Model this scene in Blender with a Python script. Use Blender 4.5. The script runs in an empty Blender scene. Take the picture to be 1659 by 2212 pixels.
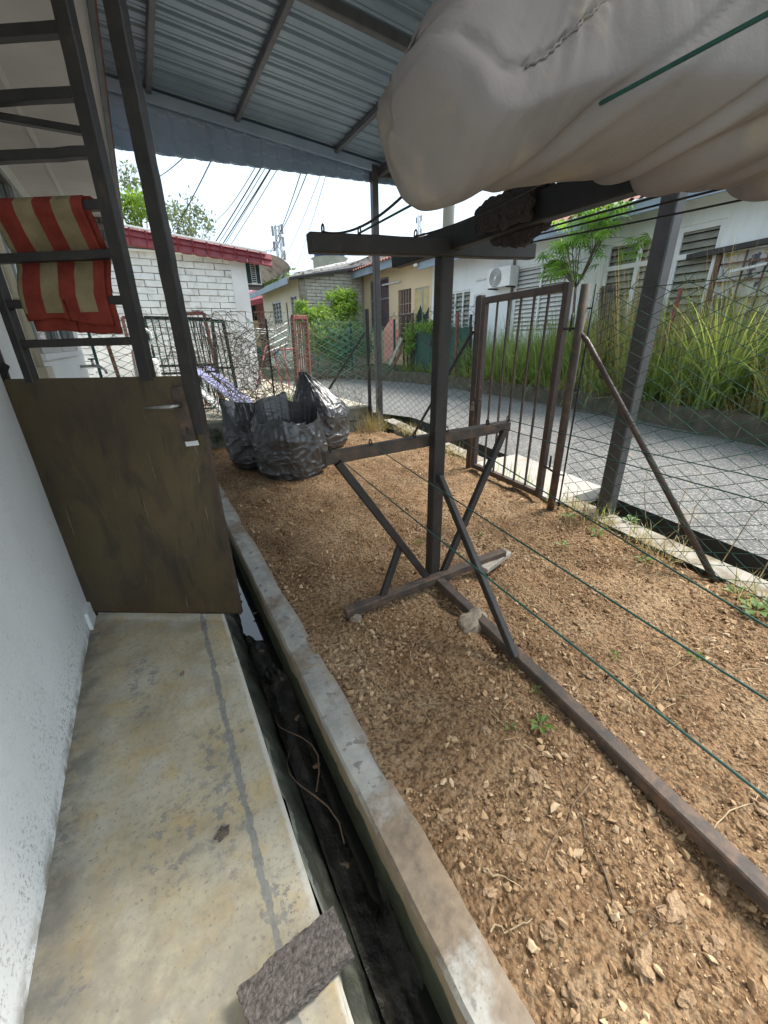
import bpy, math, random
import numpy as np
from mathutils import Vector, Matrix, noise
random.seed(7); RNG = np.random.default_rng(7)
scene = bpy.context.scene
COL = scene.collection

# ------------------------------------------------------------------ camera
# calibration of the photograph (pixel grid 1659 x 2212); x right, y along the drain, z up, walkway at z=0
F, CX, CY, CAMH = 860.0, 829.5, 1106.0, 1.35
_D = np.array([872-CX, 3100-CY, F]); _D /= np.linalg.norm(_D); _U = -_D
_Y = np.array([300-CX, 748-CY, F]); _Y -= _Y.dot(_U)*_U; _Y /= np.linalg.norm(_Y)
_X = np.cross(_Y, _U); _X *= np.sign(_X[0])
MC = np.array([_X, _Y, _U]); CAM = np.array([0, 0, CAMH])
def ray(px, py): return MC @ np.array([px-CX, py-CY, F])
def G(px, py, z=0.0):  d = ray(px, py); return CAM + d*((z-CAMH)/d[2])
def AX(px, py, x): d = ray(px, py); return CAM + d*(x/d[0])
def AY(px, py, y): d = ray(px, py); return CAM + d*(y/d[1])

cam_d = bpy.data.cameras.new('camera'); cam = bpy.data.objects.new('camera', cam_d); COL.objects.link(cam)
cam_d.sensor_fit = 'HORIZONTAL'; cam_d.sensor_width = 36.0; cam_d.lens = 36.0*F/1659.0
cam_d.clip_start = 0.02; cam_d.clip_end = 2000
R_, U_, B_ = MC[:, 0], -MC[:, 1], -MC[:, 2]
cam.matrix_world = Matrix(((R_[0], U_[0], B_[0], 0), (R_[1], U_[1], B_[1], 0), (R_[2], U_[2], B_[2], CAMH), (0, 0, 0, 1)))
scene.camera = cam

# ------------------------------------------------------------------ sky, sun, exposure
SUN_EL, SUN_AZ = math.radians(55), math.radians(94)     # azimuth measured from +Y towards +X
world = bpy.data.worlds.new('World'); scene.world = world; world.use_nodes = True
wn = world.node_tree; wn.nodes.clear()
wo = wn.nodes.new('ShaderNodeOutputWorld'); bg = wn.nodes.new('ShaderNodeBackground')
sky = wn.nodes.new('ShaderNodeTexSky'); sky.sky_type = 'NISHITA'; sky.sun_disc = False
sky.sun_elevation = SUN_EL; sky.sun_rotation = SUN_AZ; sky.dust_density = 4.0; sky.air_density = 1.0
hs = wn.nodes.new('ShaderNodeHueSaturation'); hs.inputs['Saturation'].default_value = 0.5
cloud = wn.nodes.new('ShaderNodeMix'); cloud.data_type = 'RGBA'; cloud.inputs[0].default_value = 0.72     # even layer of thin cloud over the clear sky
cloud.inputs[7].default_value = (2.85, 3.6, 4.25, 1)
wn.links.new(sky.outputs[0], hs.inputs['Color']); wn.links.new(hs.outputs[0], cloud.inputs[6]); wn.links.new(cloud.outputs[2], bg.inputs[0])
bg.inputs[1].default_value = 0.079
wn.links.new(bg.outputs[0], wo.inputs[0])
sl = bpy.data.lights.new('sun', 'SUN'); sl.energy = 1.5; sl.angle = math.radians(20); sl.color = (1, .955, .88)
so = bpy.data.objects.new('sun', sl); COL.objects.link(so)
sd = Vector((math.sin(SUN_AZ)*math.cos(SUN_EL), math.cos(SUN_AZ)*math.cos(SUN_EL), math.sin(SUN_EL)))
so.rotation_euler = sd.to_track_quat('Z', 'Y').to_euler(); so.location = (6, 4, 20)
vs = scene.view_settings; vs.view_transform = 'Standard'; vs.look = 'None'; vs.gamma = 1.0; vs.exposure = 2.22
vs.use_curve_mapping = False
scene.cycles.max_bounces = 8; scene.cycles.diffuse_bounces = 5; scene.cycles.use_denoising = True

# ------------------------------------------------------------------ materials
class NT:
    def __init__(s, name):
        s.m = bpy.data.materials.new(name); s.m.use_nodes = True; s.t = s.m.node_tree
        s.b = s.t.nodes['Principled BSDF']; s.o = s.t.nodes['Material Output']; s._pos = None; s._obj = None
    def n(s, kind, **kw):
        x = s.t.nodes.new('ShaderNode'+kind)
        for k, v in kw.items(): setattr(x, k, v)
        return x
    def l(s, a, b): s.t.links.new(a, b)
    def pos(s):
        if s._pos is None: s._pos = s.n('NewGeometry').outputs['Position']
        return s._pos
    def objc(s):
        if s._obj is None: s._obj = s.n('TexCoord').outputs['Object']
        return s._obj
    def put(s, sock, v):
        if hasattr(v, 'is_linked') or hasattr(v, 'links'): s.l(v, sock)
        elif isinstance(v, (tuple, list)): sock.default_value = tuple(v) + ((1,) if len(v) == 3 and sock.type == 'RGBA' else ())
        else: sock.default_value = v
    def mapv(s, vec, scale=(1, 1, 1), rot=(0, 0, 0), loc=(0, 0, 0)):
        x = s.n('Mapping'); s.l(vec, x.inputs[0]); x.inputs['Scale'].default_value = scale; x.inputs['Rotation'].default_value = rot; x.inputs['Location'].default_value = loc
        return x.outputs[0]
    def noise(s, scale, detail=4, vec=None, rough=.55, dist=0):
        x = s.n('TexNoise'); s.l(vec if vec is not None else s.pos(), x.inputs['Vector'])
        x.inputs['Scale'].default_value = scale; x.inputs['Detail'].default_value = detail; x.inputs['Roughness'].default_value = rough; x.inputs['Distortion'].default_value = dist
        return x.outputs[0]
    def voro(s, scale, vec=None, feature='F1', out='Distance'):
        x = s.n('TexVoronoi', feature=feature); s.l(vec if vec is not None else s.pos(), x.inputs['Vector']); x.inputs['Scale'].default_value = scale
        return x.outputs[out]
    def ramp(s, fac, stops, interp='LINEAR'):
        x = s.n('ValToRGB'); x.color_ramp.interpolation = interp; s.l(fac, x.inputs[0]); e = x.color_ramp.elements
        while len(e) < len(stops): e.new(.5)
        for el, (p, c) in zip(e, stops):
            el.position = p; el.color = (c, c, c, 1) if not isinstance(c, (tuple, list)) else tuple(c)+(1,)
        return x.outputs[0]
    def mix(s, f, a, b, mode='MIX'):
        x = s.n('Mix', data_type='RGBA', blend_type=mode); s.put(x.inputs[0], f); s.put(x.inputs[6], a); s.put(x.inputs[7], b)
        return x.outputs[2]
    def math(s, op, a, b=0.0, clamp=False):
        x = s.n('Math', operation=op, use_clamp=clamp); s.put(x.inputs[0], a); s.put(x.inputs[1], b)
        return x.outputs[0]
    def xyz(s, vec=None):
        x = s.n('SeparateXYZ'); s.l(vec if vec is not None else s.pos(), x.inputs[0]); return x.outputs
    def bump(s, h, strength=.4, dist=.01):
        x = s.n('Bump'); s.l(h, x.inputs['Height']); x.inputs['Strength'].default_value = strength; x.inputs['Distance'].default_value = dist
        s.l(x.outputs[0], s.b.inputs['Normal'])
    def done(s, col, rough=.8, metal=0.0, spec=None):
        s.put(s.b.inputs['Base Color'], col); s.put(s.b.inputs['Roughness'], rough); s.put(s.b.inputs['Metallic'], metal)
        if spec is not None: s.b.inputs['Specular IOR Level'].default_value = spec
        return s.m
def sc_(c, k): return tuple(min(1, v*k) for v in c)
def pm(name, c, c2=None, scale=6, rough=.8, metal=0, bump=.25, bscale=60, spec=None, dark=None, dscale=3, dthr=(.55, .75), bdist=.004):
    s = NT(name); c2 = c2 or sc_(c, .72)
    col = s.ramp(s.noise(scale, 5), [(.32, c2), (.68, c)])
    if dark is not None:
        col = s.mix(s.ramp(s.noise(dscale, 6, rough=.65), [(dthr[0], 0.0), (dthr[1], 1.0)]), col, dark)
    if bump: s.bump(s.noise(bscale, 4), bump, bdist)
    return s.done(col, rough, metal, spec)

M = {}
M['steel'] = pm('dark_steel', (.044, .039, .036), (.024, .022, .022), 9, .5, .2, .3, 90, dark=(.10, .065, .04), dscale=11, dthr=(.60, .78))
M['steel_rust'] = pm('rusty_steel', (.10, .072, .055), (.05, .042, .037), 12, .7, .1, .4, 110, dark=(.165, .10, .065), dscale=14, dthr=(.50, .70))
M['gate'] = pm('brown_painted_steel', (.088, .058, .045), (.05, .036, .03), 8, .5, .1, .25, 90, dark=(.20, .13, .075), dscale=14, dthr=(.6, .75))
M['black'] = pm('black_painted_steel', (.02, .02, .021), (.012, .012, .012), 10, .5, .1, .2, 80)
M['redsteel'] = pm('red_oxide_steel', (.24, .07, .055), (.14, .045, .04), 9, .65, 0, .3, 70, dark=(.08, .04, .03), dthr=(.55, .7))
M['post'] = pm('canopy_post_paint', (.085, .08, .08), (.055, .053, .054), 7, .5, .1, .2, 60)
M['purlin'] = pm('grey_purlin', (.12, .13, .145), (.08, .088, .1), 8, .5, .2, .1, 50)
M['galv'] = pm('galvanised_sheet', (.25, .34, .43), (.20, .28, .36), 3, .42, .25, .08, 30, dark=(.22, .22, .2), dscale=2, dthr=(.62, .85))
M['fascia'] = pm('blue_grey_tile_sheet', (.34, .46, .62), (.28, .39, .54), 3, .5, 0, .1, 40)
M['tileR'] = pm('maroon_tile_sheet', (.27, .045, .055), (.19, .033, .042), 4, .5, 0, .15, 40, dark=(.1, .03, .03), dscale=5, dthr=(.6, .85))
M['white'] = pm('white_plaster', (.80, .82, .82), (.74, .76, .76), 3, .85, 0, .25, 120)
M['soffit'] = pm('white_soffit_board', (.72, .72, .72), (.58, .58, .58), 2.2, .8, 0, .15, 40)
M['alu'] = pm('aluminium_frame', (.42, .44, .45), (.32, .34, .35), 9, .35, .7, .05, 60)
M['pvc'] = pm('cream_pvc', (.62, .57, .45), (.5, .45, .35), 6, .5, 0, .1, 50)
s = NT('pale_blue_white_wall'); c = s.ramp(s.noise(.8, 5), [(.3, (.74, .78, .78)), (.7, (.82, .84, .84))])
c = s.mix(s.ramp(s.noise(1.6, 6, s.mapv(s.pos(), (1, 1.6, .35)), .68), [(.50, 0.0), (.72, .45)]), c, (.52, .54, .53)); c = s.mix(s.ramp(s.noise(22, 5, rough=.7), [(.60, 0.0), (.72, .35)]), c, (.45, .46, .45))
s.bump(s.noise(30, 4), .2, .005); M['wall_far'] = s.done(c, .85)
M['wall_orange'] = pm('peach_wall', (.74, .58, .38), (.67, .52, .34), .8, .85, 0, .15, 30)
M['wall_cream'] = pm('cream_wall', (.66, .58, .47), (.56, .5, .41), .8, .85, 0, .15, 30)
M['board'] = pm('blue_grey_fascia_board', (.30, .36, .42), (.23, .28, .34), 1.5, .7, 0, .1, 30, dark=(.16, .18, .2), dscale=2)
M['tile'] = pm('terracotta_roof_tile', (.30, .105, .075), (.18, .07, .055), 2.5, .8, 0, .3, 25, dark=(.09, .06, .05), dscale=3)
M['parapet'] = pm('stained_parapet', (.62, .60, .56), (.5, .48, .45), 3, .9, 0, .3, 20, dark=(.11, .10, .09), dscale=6, dthr=(.5, .62))
M['asb'] = pm('grey_roof_sheet', (.42, .40, .38), (.30, .29, .27), 2, .85, 0, .2, 30, dark=(.12, .11, .10), dscale=5, dthr=(.5, .64))
M['brick'] = pm('whitewashed_brick', (.80, .80, .78), (.68, .68, .65), 7, .9, 0, .5, 45, dark=(.42, .41, .38), dscale=4, dthr=(.52, .72))
M['brick2'] = pm('pale_sand_brick', (.56, .52, .45), (.45, .42, .36), 5, .9, 0, .4, 45)
M['brickd'] = pm('grey_brick', (.28, .27, .26), (.19, .185, .18), 9, .9, 0, .5, 60)
M['mortar'] = pm('mortar', (.42, .41, .39), (.30, .295, .28), 8, .95, 0, .4, 60)
M['block'] = pm('mossy_block', (.26, .26, .22), (.13, .145, .105), 6, .95, 0, .5, 50, dark=(.05, .065, .04), dscale=5, dthr=(.5, .66))
M['glass'] = pm('dark_window_glass', (.05, .06, .065), (.03, .035, .04), 2, .06, 0, 0, 10, spec=.8)
M['glass_near'] = pm('sliding_window_glass', (.10, .12, .12), (.07, .085, .085), 2, .04, 0, 0, 10, spec=1.0)
M['louvre'] = pm('louvre_glass', (.36, .36, .31), (.25, .25, .21), 4, .25, 0, .05, 20)
M['wood'] = pm('brown_door_wood', (.16, .07, .045), (.09, .045, .03), 7, .6, 0, .3, 40)
M['timber'] = pm('weathered_timber', (.42, .38, .33), (.27, .24, .2), 14, .9, 0, .4, 70)
M['curtain'] = pm('yellow_curtain', (.62, .5, .27), (.48, .38, .2), 5, .9)
M['plum'] = pm('plum_curtain', (.13, .085, .09), (.08, .06, .065), 6, .9)
M['plastic_w'] = pm('white_plastic', (.75, .75, .73), (.62, .62, .6), 5, .4, 0, .05, 50)
M['purple'] = pm('purple_panel', (.30, .30, .48), (.23, .23, .39), 5, .45, 0, .05, 50)
M['pink'] = pm('salmon_board', (.60, .26, .21), (.5, .21, .17), 4, .8)
M['pinkmet'] = pm('pink_red_tube', (.5, .13, .15), (.4, .1, .12), 8, .5)
M['blueball'] = pm('blue_plastic', (.05, .3, .6), None, 5, .4)
M['cardb'] = pm('cardboard', (.5, .34, .19), None, 5, .9)
M['gwire'] = pm('green_pvc_wire', (.012, .07, .055), (.008, .05, .04), 20, .45, 0, 0)
M['mesh'] = pm('green_chain_link_wire', (.018, .085, .06), (.02, .045, .035), 5, .8, 0, 0, spec=.1, dark=(.06, .04, .03), dscale=4, dthr=(.5, .7))
M['mesh2'] = pm('pale_green_chain_link_wire', (.13, .40, .30), (.22, .32, .25), 4, .8, 0, 0, spec=.1, dark=(.28, .22, .17), dscale=2.5, dthr=(.52, .68))
M['cable'] = pm('black_cable', (.012, .012, .013), None, 10, .5, 0, 0)
M['pole'] = pm('concrete_pole', (.42, .42, .36), (.33, .33, .28), 5, .9, 0, .3, 60)
M['chrome'] = pm('worn_chrome', (.45, .44, .42), (.33, .32, .31), 20, .3, .9, .05, 60)
M['brass'] = pm('padlock_steel', (.4, .38, .33), None, 20, .4, .7, 0)
M['dirt_stone'] = pm('tan_stone', (.42, .29, .175), (.27, .175, .10), 30, .95, 0, .9, 120, bdist=.01)
M['pebble'] = None
M['conc_lump'] = pm('broken_concrete', (.34, .285, .215), (.2, .165, .125), 18, .95, 0, .9, 110, bdist=.01)
M['cblock'] = pm('coarse_cement_brick', (.24, .205, .185), (.085, .072, .066), 95, .95, 0, 1.0, 150, bdist=.02)
M['straw'] = pm('dry_straw', (.55, .44, .27), (.30, .22, .13), 30, .9, 0, 0)
M['twig'] = pm('dry_twig', (.25, .17, .11), (.15, .10, .07), 30, .9, 0, 0)
M['vine'] = pm('dead_vine', (.34, .26, .19), (.19, .14, .10), 12, .9, 0, 0)
M['mat'] = pm('coarse_coir_mat', (.075, .055, .048), (.025, .02, .018), 120, .98, 0, 1.0, 220, bdist=.012)
M['strip'] = pm('pale_concrete', (.36, .335, .285), (.23, .21, .18), 7, .9, 0, .6, 60, dark=(.16, .125, .08), dscale=5, dthr=(.46, .62))
M['slab'] = pm('gate_slab_concrete', (.42, .40, .36), (.33, .31, .28), 5, .9, 0, .4, 60, dark=(.3, .24, .16), dscale=4, dthr=(.55, .8))
M['bark'] = pm('bark', (.14, .11, .085), (.08, .065, .05), 20, .95, 0, .6, 80)
M['net'] = pm('dark_green_net', (.02, .055, .05), (.012, .035, .032), 3, .9, 0, .3, 60)
M['blackwall'] = pm('shade_black_drain_wall', (.022, .021, .018), (.010, .010, .009), 6, .7, 0, .5, 30)  # wall colour blackened to paint in the shade of the open slot
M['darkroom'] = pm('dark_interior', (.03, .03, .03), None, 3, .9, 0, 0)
M['mast'] = pm('grey_mast', (.3, .31, .33), None, 3, .6, .2, 0)
M['tank'] = pm('pale_tank', (.6, .64, .68), None, 1, .6, 0, 0)
M['bluep'] = pm('blue_parapet', (.05, .12, .28), None, 1, .6, 0, 0)

s = NT('gravel'); ri = s.n('NewGeometry').outputs['Random Per Island']
c = s.ramp(ri, [(0, (.17, .098, .052)), (.35, (.37, .235, .13)), (.8, (.53, .37, .22)), (1, (.66, .51, .34))]); c = s.mix(.3, c, s.ramp(s.noise(60, 4), [(.3, (.2, .125, .07)), (.7, (.45, .325, .2))])); s.bump(s.noise(200, 3), .3, .004)
M['pebble'] = s.done(c, .95, 0, .15)
def leafmat(name, c, c2, scale=1.2, trans=.35):
    s = NT(name); f = s.noise(scale, 3); rnd = s.n('NewGeometry').outputs['Random Per Island']; col = s.ramp(s.math('ADD', s.math('MULTIPLY', f, .6), s.math('MULTIPLY', rnd, .42)), [(.25, sc_(c2, .8)), (.5, c2), (.75, c), (.95, sc_(c, 1.25))])
    s.b.inputs['Roughness'].default_value = .55; s.l(col, s.b.inputs['Base Color'])
    tr = s.n('BsdfTranslucent'); s.l(s.mix(.5, col, (c[0]*1.6, c[1]*1.5, c[2]*.8)), tr.inputs[0])
    mx = s.n('MixShader'); mx.inputs[0].default_value = trans
    s.l(s.b.outputs[0], mx.inputs[1]); s.l(tr.outputs[0], mx.inputs[2]); s.l(mx.outputs[0], s.o.inputs[0])
    return s.m
M['leaf_b'] = leafmat('bright_leaf', (.27, .42, .06), (.15, .27, .045), 3, .4)
M['leaf_c'] = leafmat('palmate_leaf', (.24, .42, .07), (.14, .29, .05), 2.5, .45)
M['leaf_m'] = leafmat('mid_leaf', (.24, .34, .11), (.14, .22, .075), 1.5, .45)
M['leaf_g'] = leafmat('grey_green_leaf', (.22, .27, .16), (.13, .17, .10), 1.5, .45)
M['grass'] = leafmat('tall_grass', (.38, .46, .17), (.15, .24, .065), 1.6, .5)
M['grass_dry'] = leafmat('dry_grass', (.55, .46, .25), (.36, .28, .14), 1.5, .35)
M['weed'] = leafmat('weed_leaf', (.19, .30, .06), (.10, .19, .04), 8)

# door panel: olive brown paint with smears and scratches
s = NT('olive_door_panel')
P = s.pos()
c = s.ramp(s.noise(1.8, 6, rough=.6), [(.3, (.068, .047, .027)), (.5, (.098, .071, .035)), (.72, (.128, .094, .042))])
c = s.mix(s.ramp(s.noise(3.2, 7, s.mapv(P, (1.8, 1.8, .7), (0, .45, 0)), .68, .9), [(.48, 0.0), (.66, .8)]), c, (.045, .034, .028))
c = s.mix(s.ramp(s.noise(8, 7, s.mapv(P, (1, 1, .3), (0, .5, 0)), .72, .6), [(.57, 0.0), (.72, .40)]), c, (.18, .135, .055))
c = s.mix(s.ramp(s.noise(38, 5, s.mapv(P, (1, 1, .08), (0, .6, 0)), .6, .3), [(.62, 0.0), (.68, .7)]), c, (.035, .028, .022))
c = s.mix(s.ramp(s.noise(46, 5, s.mapv(P, (1, 1, .06), (0, -.9, 0)), .6, .3), [(.665, 0.0), (.70, .6)]), c, (.26, .22, .14))
c = s.mix(s.ramp(s.voro(45), [(.03, 1.0), (.075, 0.0)]), c, (.028, .02, .014))
Xd, Yd, Zd = s.xyz()
c = s.mix(s.math('MULTIPLY', s.ramp(s.noise(20, 6, rough=.7), [(.42, 0.0), (.58, .9)]), s.ramp(s.math('ADD', Zd, s.math('MULTIPLY', s.noise(6, 4), .08)), [(.09, 1.0), (.16, 0.0)])), c, (.10, .055, .03))
s.bump(s.noise(14, 5), .2, .006)
M['door'] = s.done(c, s.ramp(s.noise(6, 5), [(.3, .33), (.7, .62)]), .1)

# near house wall: white paint, grime speckle rising from the floor
s = NT('white_wall_with_base_grime'); X, Y, Z = s.xyz()
c = s.ramp(s.noise(2.5, 5), [(.3, (.78, .80, .80)), (.7, (.86, .88, .88))])
lowm = s.ramp(Z, [(.0, 1.0), (.45, 0.0)])
sp = s.math('MULTIPLY', s.ramp(s.noise(95, 4, rough=.65), [(.54, 0.0), (.62, 1.0)]), s.ramp(s.noise(4, 5, rough=.65), [(.40, .1), (.60, 1.0)]))
c = s.mix(s.math('MULTIPLY', sp, s.math('ADD', s.math('MULTIPLY', lowm, .75), .2)), c, (.22, .21, .19))
c = s.mix(s.ramp(s.noise(2.6, 6, s.mapv(s.pos(), (1, 1, .35)), .65), [(.50, 0.0), (.72, .22)]), c, (.48, .48, .46))
c = s.mix(s.math('MULTIPLY', s.ramp(Z, [(0, 1.0), (.06, .0)]), s.ramp(s.noise(14, 5), [(.42, 0.0), (.6, 1.0)])), c, (.24, .21, .16))
s.bump(s.noise(90, 4), .35, .004)
M['nearwall'] = s.done(c, .85)

# walkway: beige screed, bare grey patches, a worn stripe near the drain edge, dark damp along the wall
s = NT('beige_walkway_screed'); X, Y, Z = s.xyz(); P = s.pos()
def sm(v, a, b, lo=0.0, hi=1.0):
    mp = s.n('MapRange'); mp.interpolation_type = 'SMOOTHSTEP'; s.l(v, mp.inputs[0])
    for k_, q_ in zip((1, 2, 3, 4), (a, b, lo, hi)): mp.inputs[k_].default_value = q_
    return mp.outputs[0]
def nz(sc, amp, det=5, loc=(0, 0, 0)): return s.math('MULTIPLY', s.math('SUBTRACT', s.noise(sc, det, s.mapv(P, (1, 1, 1), (0, 0, 0), loc), .62), .5), amp)
c = s.ramp(s.noise(5, 6, rough=.65), [(.28, (.33, .275, .18)), (.5, (.45, .39, .27)), (.72, (.55, .50, .38))])
c = s.mix(s.ramp(s.noise(2.3, 6, rough=.62), [(.46, 0.0), (.66, .8)]), c, s.ramp(s.noise(9, 4), [(.3, (.43, .42, .37)), (.7, (.60, .575, .50))]))
c = s.mix(s.ramp(s.noise(8, 6, s.mapv(P, (1, 1, 1), (0, 0, 0), (3, 7, 0)), .65), [(.48, 0.0), (.68, .65)]), c, (.50, .35, .15))
c = s.mix(s.ramp(s.noise(3.2, 6, s.mapv(P, (1, 1, 1), (0, 0, 0), (9, 2, 0)), .65), [(.52, 0.0), (.72, .55)]), c, (.28, .265, .22))
d = s.math('ABSOLUTE', s.math('ADD', s.math('ADD', s.math('ADD', X, .014), nz(22, .030, 7)), nz(2.2, .008, 2)))
wid = s.math('ADD', .0105, nz(9, .034, 5, (4, 4, 0)))
stripe = sm(s.math('SUBTRACT', d, wid), .002, -.002)
patch = s.math('MULTIPLY', s.ramp(s.noise(26, 6, rough=.72), [(.53, 0.0), (.555, 1.0)]), s.ramp(s.noise(3.8, 2, s.mapv(P, (1, .7, 1), (0, 0, 0), (5.2, 1.3, 0))), [(.52, 0.0), (.60, 1.0)]))
grey = s.ramp(s.noise(40, 4), [(.3, (.17, .17, .16)), (.7, (.27, .27, .255))])
c = s.mix(s.math('MAXIMUM', s.math('MULTIPLY', stripe, .9), s.math('MULTIPLY', patch, .75)), c, grey)
c = s.mix(s.math('MULTIPLY', sm(s.math('ADD', X, nz(6, .22, 6)), -.38, -.54), sm(s.noise(9, 6, rough=.7), .36, .6, .25, .85)), c, (.12, .118, .105))
c = s.mix(s.math('MULTIPLY', sm(s.math('ADD', s.math('ADD', Y, s.math('MULTIPLY', X, .9)), nz(4, .7, 6, (1, 8, 0))), .80, .05), sm(s.noise(14, 6, rough=.7), .3, .62, .35, .9)), c, (.15, .148, .135))
c = s.mix(s.ramp(s.voro(26), [(.03, .85), (.055, 0.0)]), c, (.12, .10, .075))
c = s.mix(s.ramp(s.noise(90, 3, s.mapv(P, (1, 1, 1), (0, 0, 0), (2, 2, 0))), [(.62, 0.0), (.70, .7)]), c, (.17, .155, .125))
c = s.mix(s.ramp(s.noise(45, 6, rough=.75), [(.36, .45), (.50, 0.0)]), c, (.25, .225, .17))
lip = s.math('MULTIPLY', sm(s.math('ADD', X, nz(18, .022, 6)), .074, .086), sm(s.noise(7, 5), .35, .55, .25, .8))
c = s.mix(lip, c, (.60, .585, .52))
s.bump(s.math('ADD', s.noise(60, 5), s.math('MULTIPLY', s.math('MAXIMUM', stripe, patch), -1.2)), .35, .004)
M['walk'] = s.done(c, s.ramp(s.noise(5, 4), [(.3, .55), (.7, .85)]))

# kerb: grey concrete, pitted, smeared soil
s = NT('kerb_concrete'); X, Y, Z = s.xyz(); P = s.pos()
c = s.ramp(s.noise(6, 7, rough=.68), [(.3, (.235, .23, .21)), (.5, (.36, .35, .32)), (.7, (.50, .485, .44))])
c = s.mix(s.ramp(s.noise(26, 3, rough=.5), [(.62, 0.0), (.68, .75)]), c, (.17, .165, .15))
c = s.mix(s.ramp(s.voro(55), [(.10, .7), (.16, 0.0)]), c, (.20, .19, .17))
c = s.mix(s.ramp(s.noise(3.1, 5, s.mapv(P, (1, 1, 1), (0, 0, 0), (.9, 4.3, 0)), .6), [(.50, 0.0), (.60, .88)]), c, s.ramp(s.noise(30, 5), [(.3, (.15, .115, .085)), (.7, (.27, .21, .15))]))
dirty = s.math('MULTIPLY', s.ramp(s.math('ADD', s.math('MULTIPLY', Y, .5), s.math('MULTIPLY', s.math('SUBTRACT', s.noise(9, 6, rough=.7), .5), .35)), [(.10, 0.0), (.16, 1.0), (.30, 1.0), (.38, 0.0)]), .9)
c = s.mix(dirty, c, s.ramp(s.noise(35, 5), [(.3, (.12, .088, .06)), (.7, (.24, .18, .12))]))
c = s.mix(s.ramp(s.math('ADD', X, s.math('MULTIPLY', s.math('SUBTRACT', s.noise(11, 6, rough=.7), .5), .16)), [(.375, 0.0), (.43, .75)]), c, (.30, .22, .145))
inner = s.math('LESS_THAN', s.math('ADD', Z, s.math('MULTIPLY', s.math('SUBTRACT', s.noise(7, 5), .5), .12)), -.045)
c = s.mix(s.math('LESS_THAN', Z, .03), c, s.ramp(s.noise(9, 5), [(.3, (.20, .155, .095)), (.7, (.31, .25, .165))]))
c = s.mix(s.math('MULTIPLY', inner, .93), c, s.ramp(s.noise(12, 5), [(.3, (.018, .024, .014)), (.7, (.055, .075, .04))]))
s.bump(s.noise(70, 5), .5, .005)
M['kerb'] = s.done(c, .88)

# drain: slimy dark concrete, greener towards its top
s = NT('slimy_drain'); X, Y, Z = s.xyz()
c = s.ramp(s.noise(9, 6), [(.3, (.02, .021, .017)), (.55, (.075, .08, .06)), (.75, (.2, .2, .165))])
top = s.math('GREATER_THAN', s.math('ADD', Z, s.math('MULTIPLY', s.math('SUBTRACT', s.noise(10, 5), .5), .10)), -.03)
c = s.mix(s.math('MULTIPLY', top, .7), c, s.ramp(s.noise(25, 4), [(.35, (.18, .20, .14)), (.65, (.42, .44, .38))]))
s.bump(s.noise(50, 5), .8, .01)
M['drain'] = s.done(c, s.ramp(s.noise(8, 4), [(.35, .35), (.65, .8)]))
s = NT('black_sludge'); c = s.ramp(s.noise(14, 6), [(.3, (.008, .008, .007)), (.55, (.03, .027, .021)), (.75, (.085, .072, .052))]); s.bump(s.noise(35, 5), .8, .012)
M['sludge'] = s.done(c, s.ramp(s.noise(6, 4), [(.4, .22), (.6, .7)]))
s = NT('still_drain_water'); s.bump(s.noise(9, 2), .03, .004); M['water'] = s.done((.008, .009, .009), .03, 0, .9)

# soil
s = NT('clay_soil'); X, Y, Z = s.xyz(); P = s.pos()
c = s.ramp(s.noise(3.0, 6, rough=.6), [(.3, (.215, .122, .062)), (.52, (.395, .25, .138)), (.72, (.56, .40, .245))])
c = s.mix(s.ramp(s.noise(1.3, 4, s.mapv(P, (1, 1, 1), (0, 0, 0), (2.1, .4, 0))), [(.55, 0.0), (.72, .7)]), c, (.17, .082, .038))
c = s.mix(s.ramp(s.noise(60, 4), [(.40, .75), (.56, 0.0)]), c, (.075, .042, .023))  # dark flecks put the shade of crevices into the soil colour
c = s.mix(s.ramp(s.voro(95, out='Color'), [(.62, 0.0), (.8, .5)]), c, (.44, .32, .20))
h = s.math('ADD', s.noise(45, 6, rough=.7), s.math('MULTIPLY', s.voro(90), -.5))
s.bump(h, 1.0, .022)
M['soil'] = s.done(c, .97, 0, .15)

# old asphalt
s = NT('old_asphalt'); c = s.ramp(s.noise(1.1, 5), [(.3, (.085, .084, .081)), (.7, (.14, .138, .132))])
c = s.mix(s.ramp(s.voro(80, out='Color'), [(.62, 0.0), (.74, .7)]), c, (.40, .39, .37))
c = s.mix(s.ramp(s.noise(85, 5, rough=.7), [(.40, .7), (.52, 0.0)]), c, (.075, .075, .072))
c = s.mix(s.ramp(s.noise(2.4, 5), [(.60, 0.0), (.75, .45)]), c, (.33, .27, .19))
s.bump(s.math('ADD', s.noise(90, 4), s.voro(80)), .7, .008)
M['road'] = s.done(c, .85)
M['terrain'] = pm('grassy_ground', (.14, .15, .06), (.10, .085, .05), .8, .95, 0, .5, 20)
M['bank'] = pm('bank_soil', (.12, .10, .055), (.08, .085, .035), 1.5, .95, 0, .5, 30)
M['yard'] = pm('yard_concrete', (.52, .46, .36), (.42, .38, .31), 2, .9, 0, .3, 40)
M['farkerb'] = pm('mossy_retaining_kerb', (.13, .115, .085), (.06, .058, .04), 5, .95, 0, .7, 40, dark=(.32, .29, .24), dscale=5, dthr=(.62, .78))

# plastic bag
s = NT('black_bin_liner'); P = s.objc()
s.bump(s.noise(7, 3, s.mapv(P, (1, 1, 1.8)), .5, 2.0), .28, .03)
M['bag'] = s.done(s.ramp(s.noise(3, 3, P), [(.3, (.05, .051, .054)), (.7, (.085, .087, .091))]), .27, 0, .9)
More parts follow.
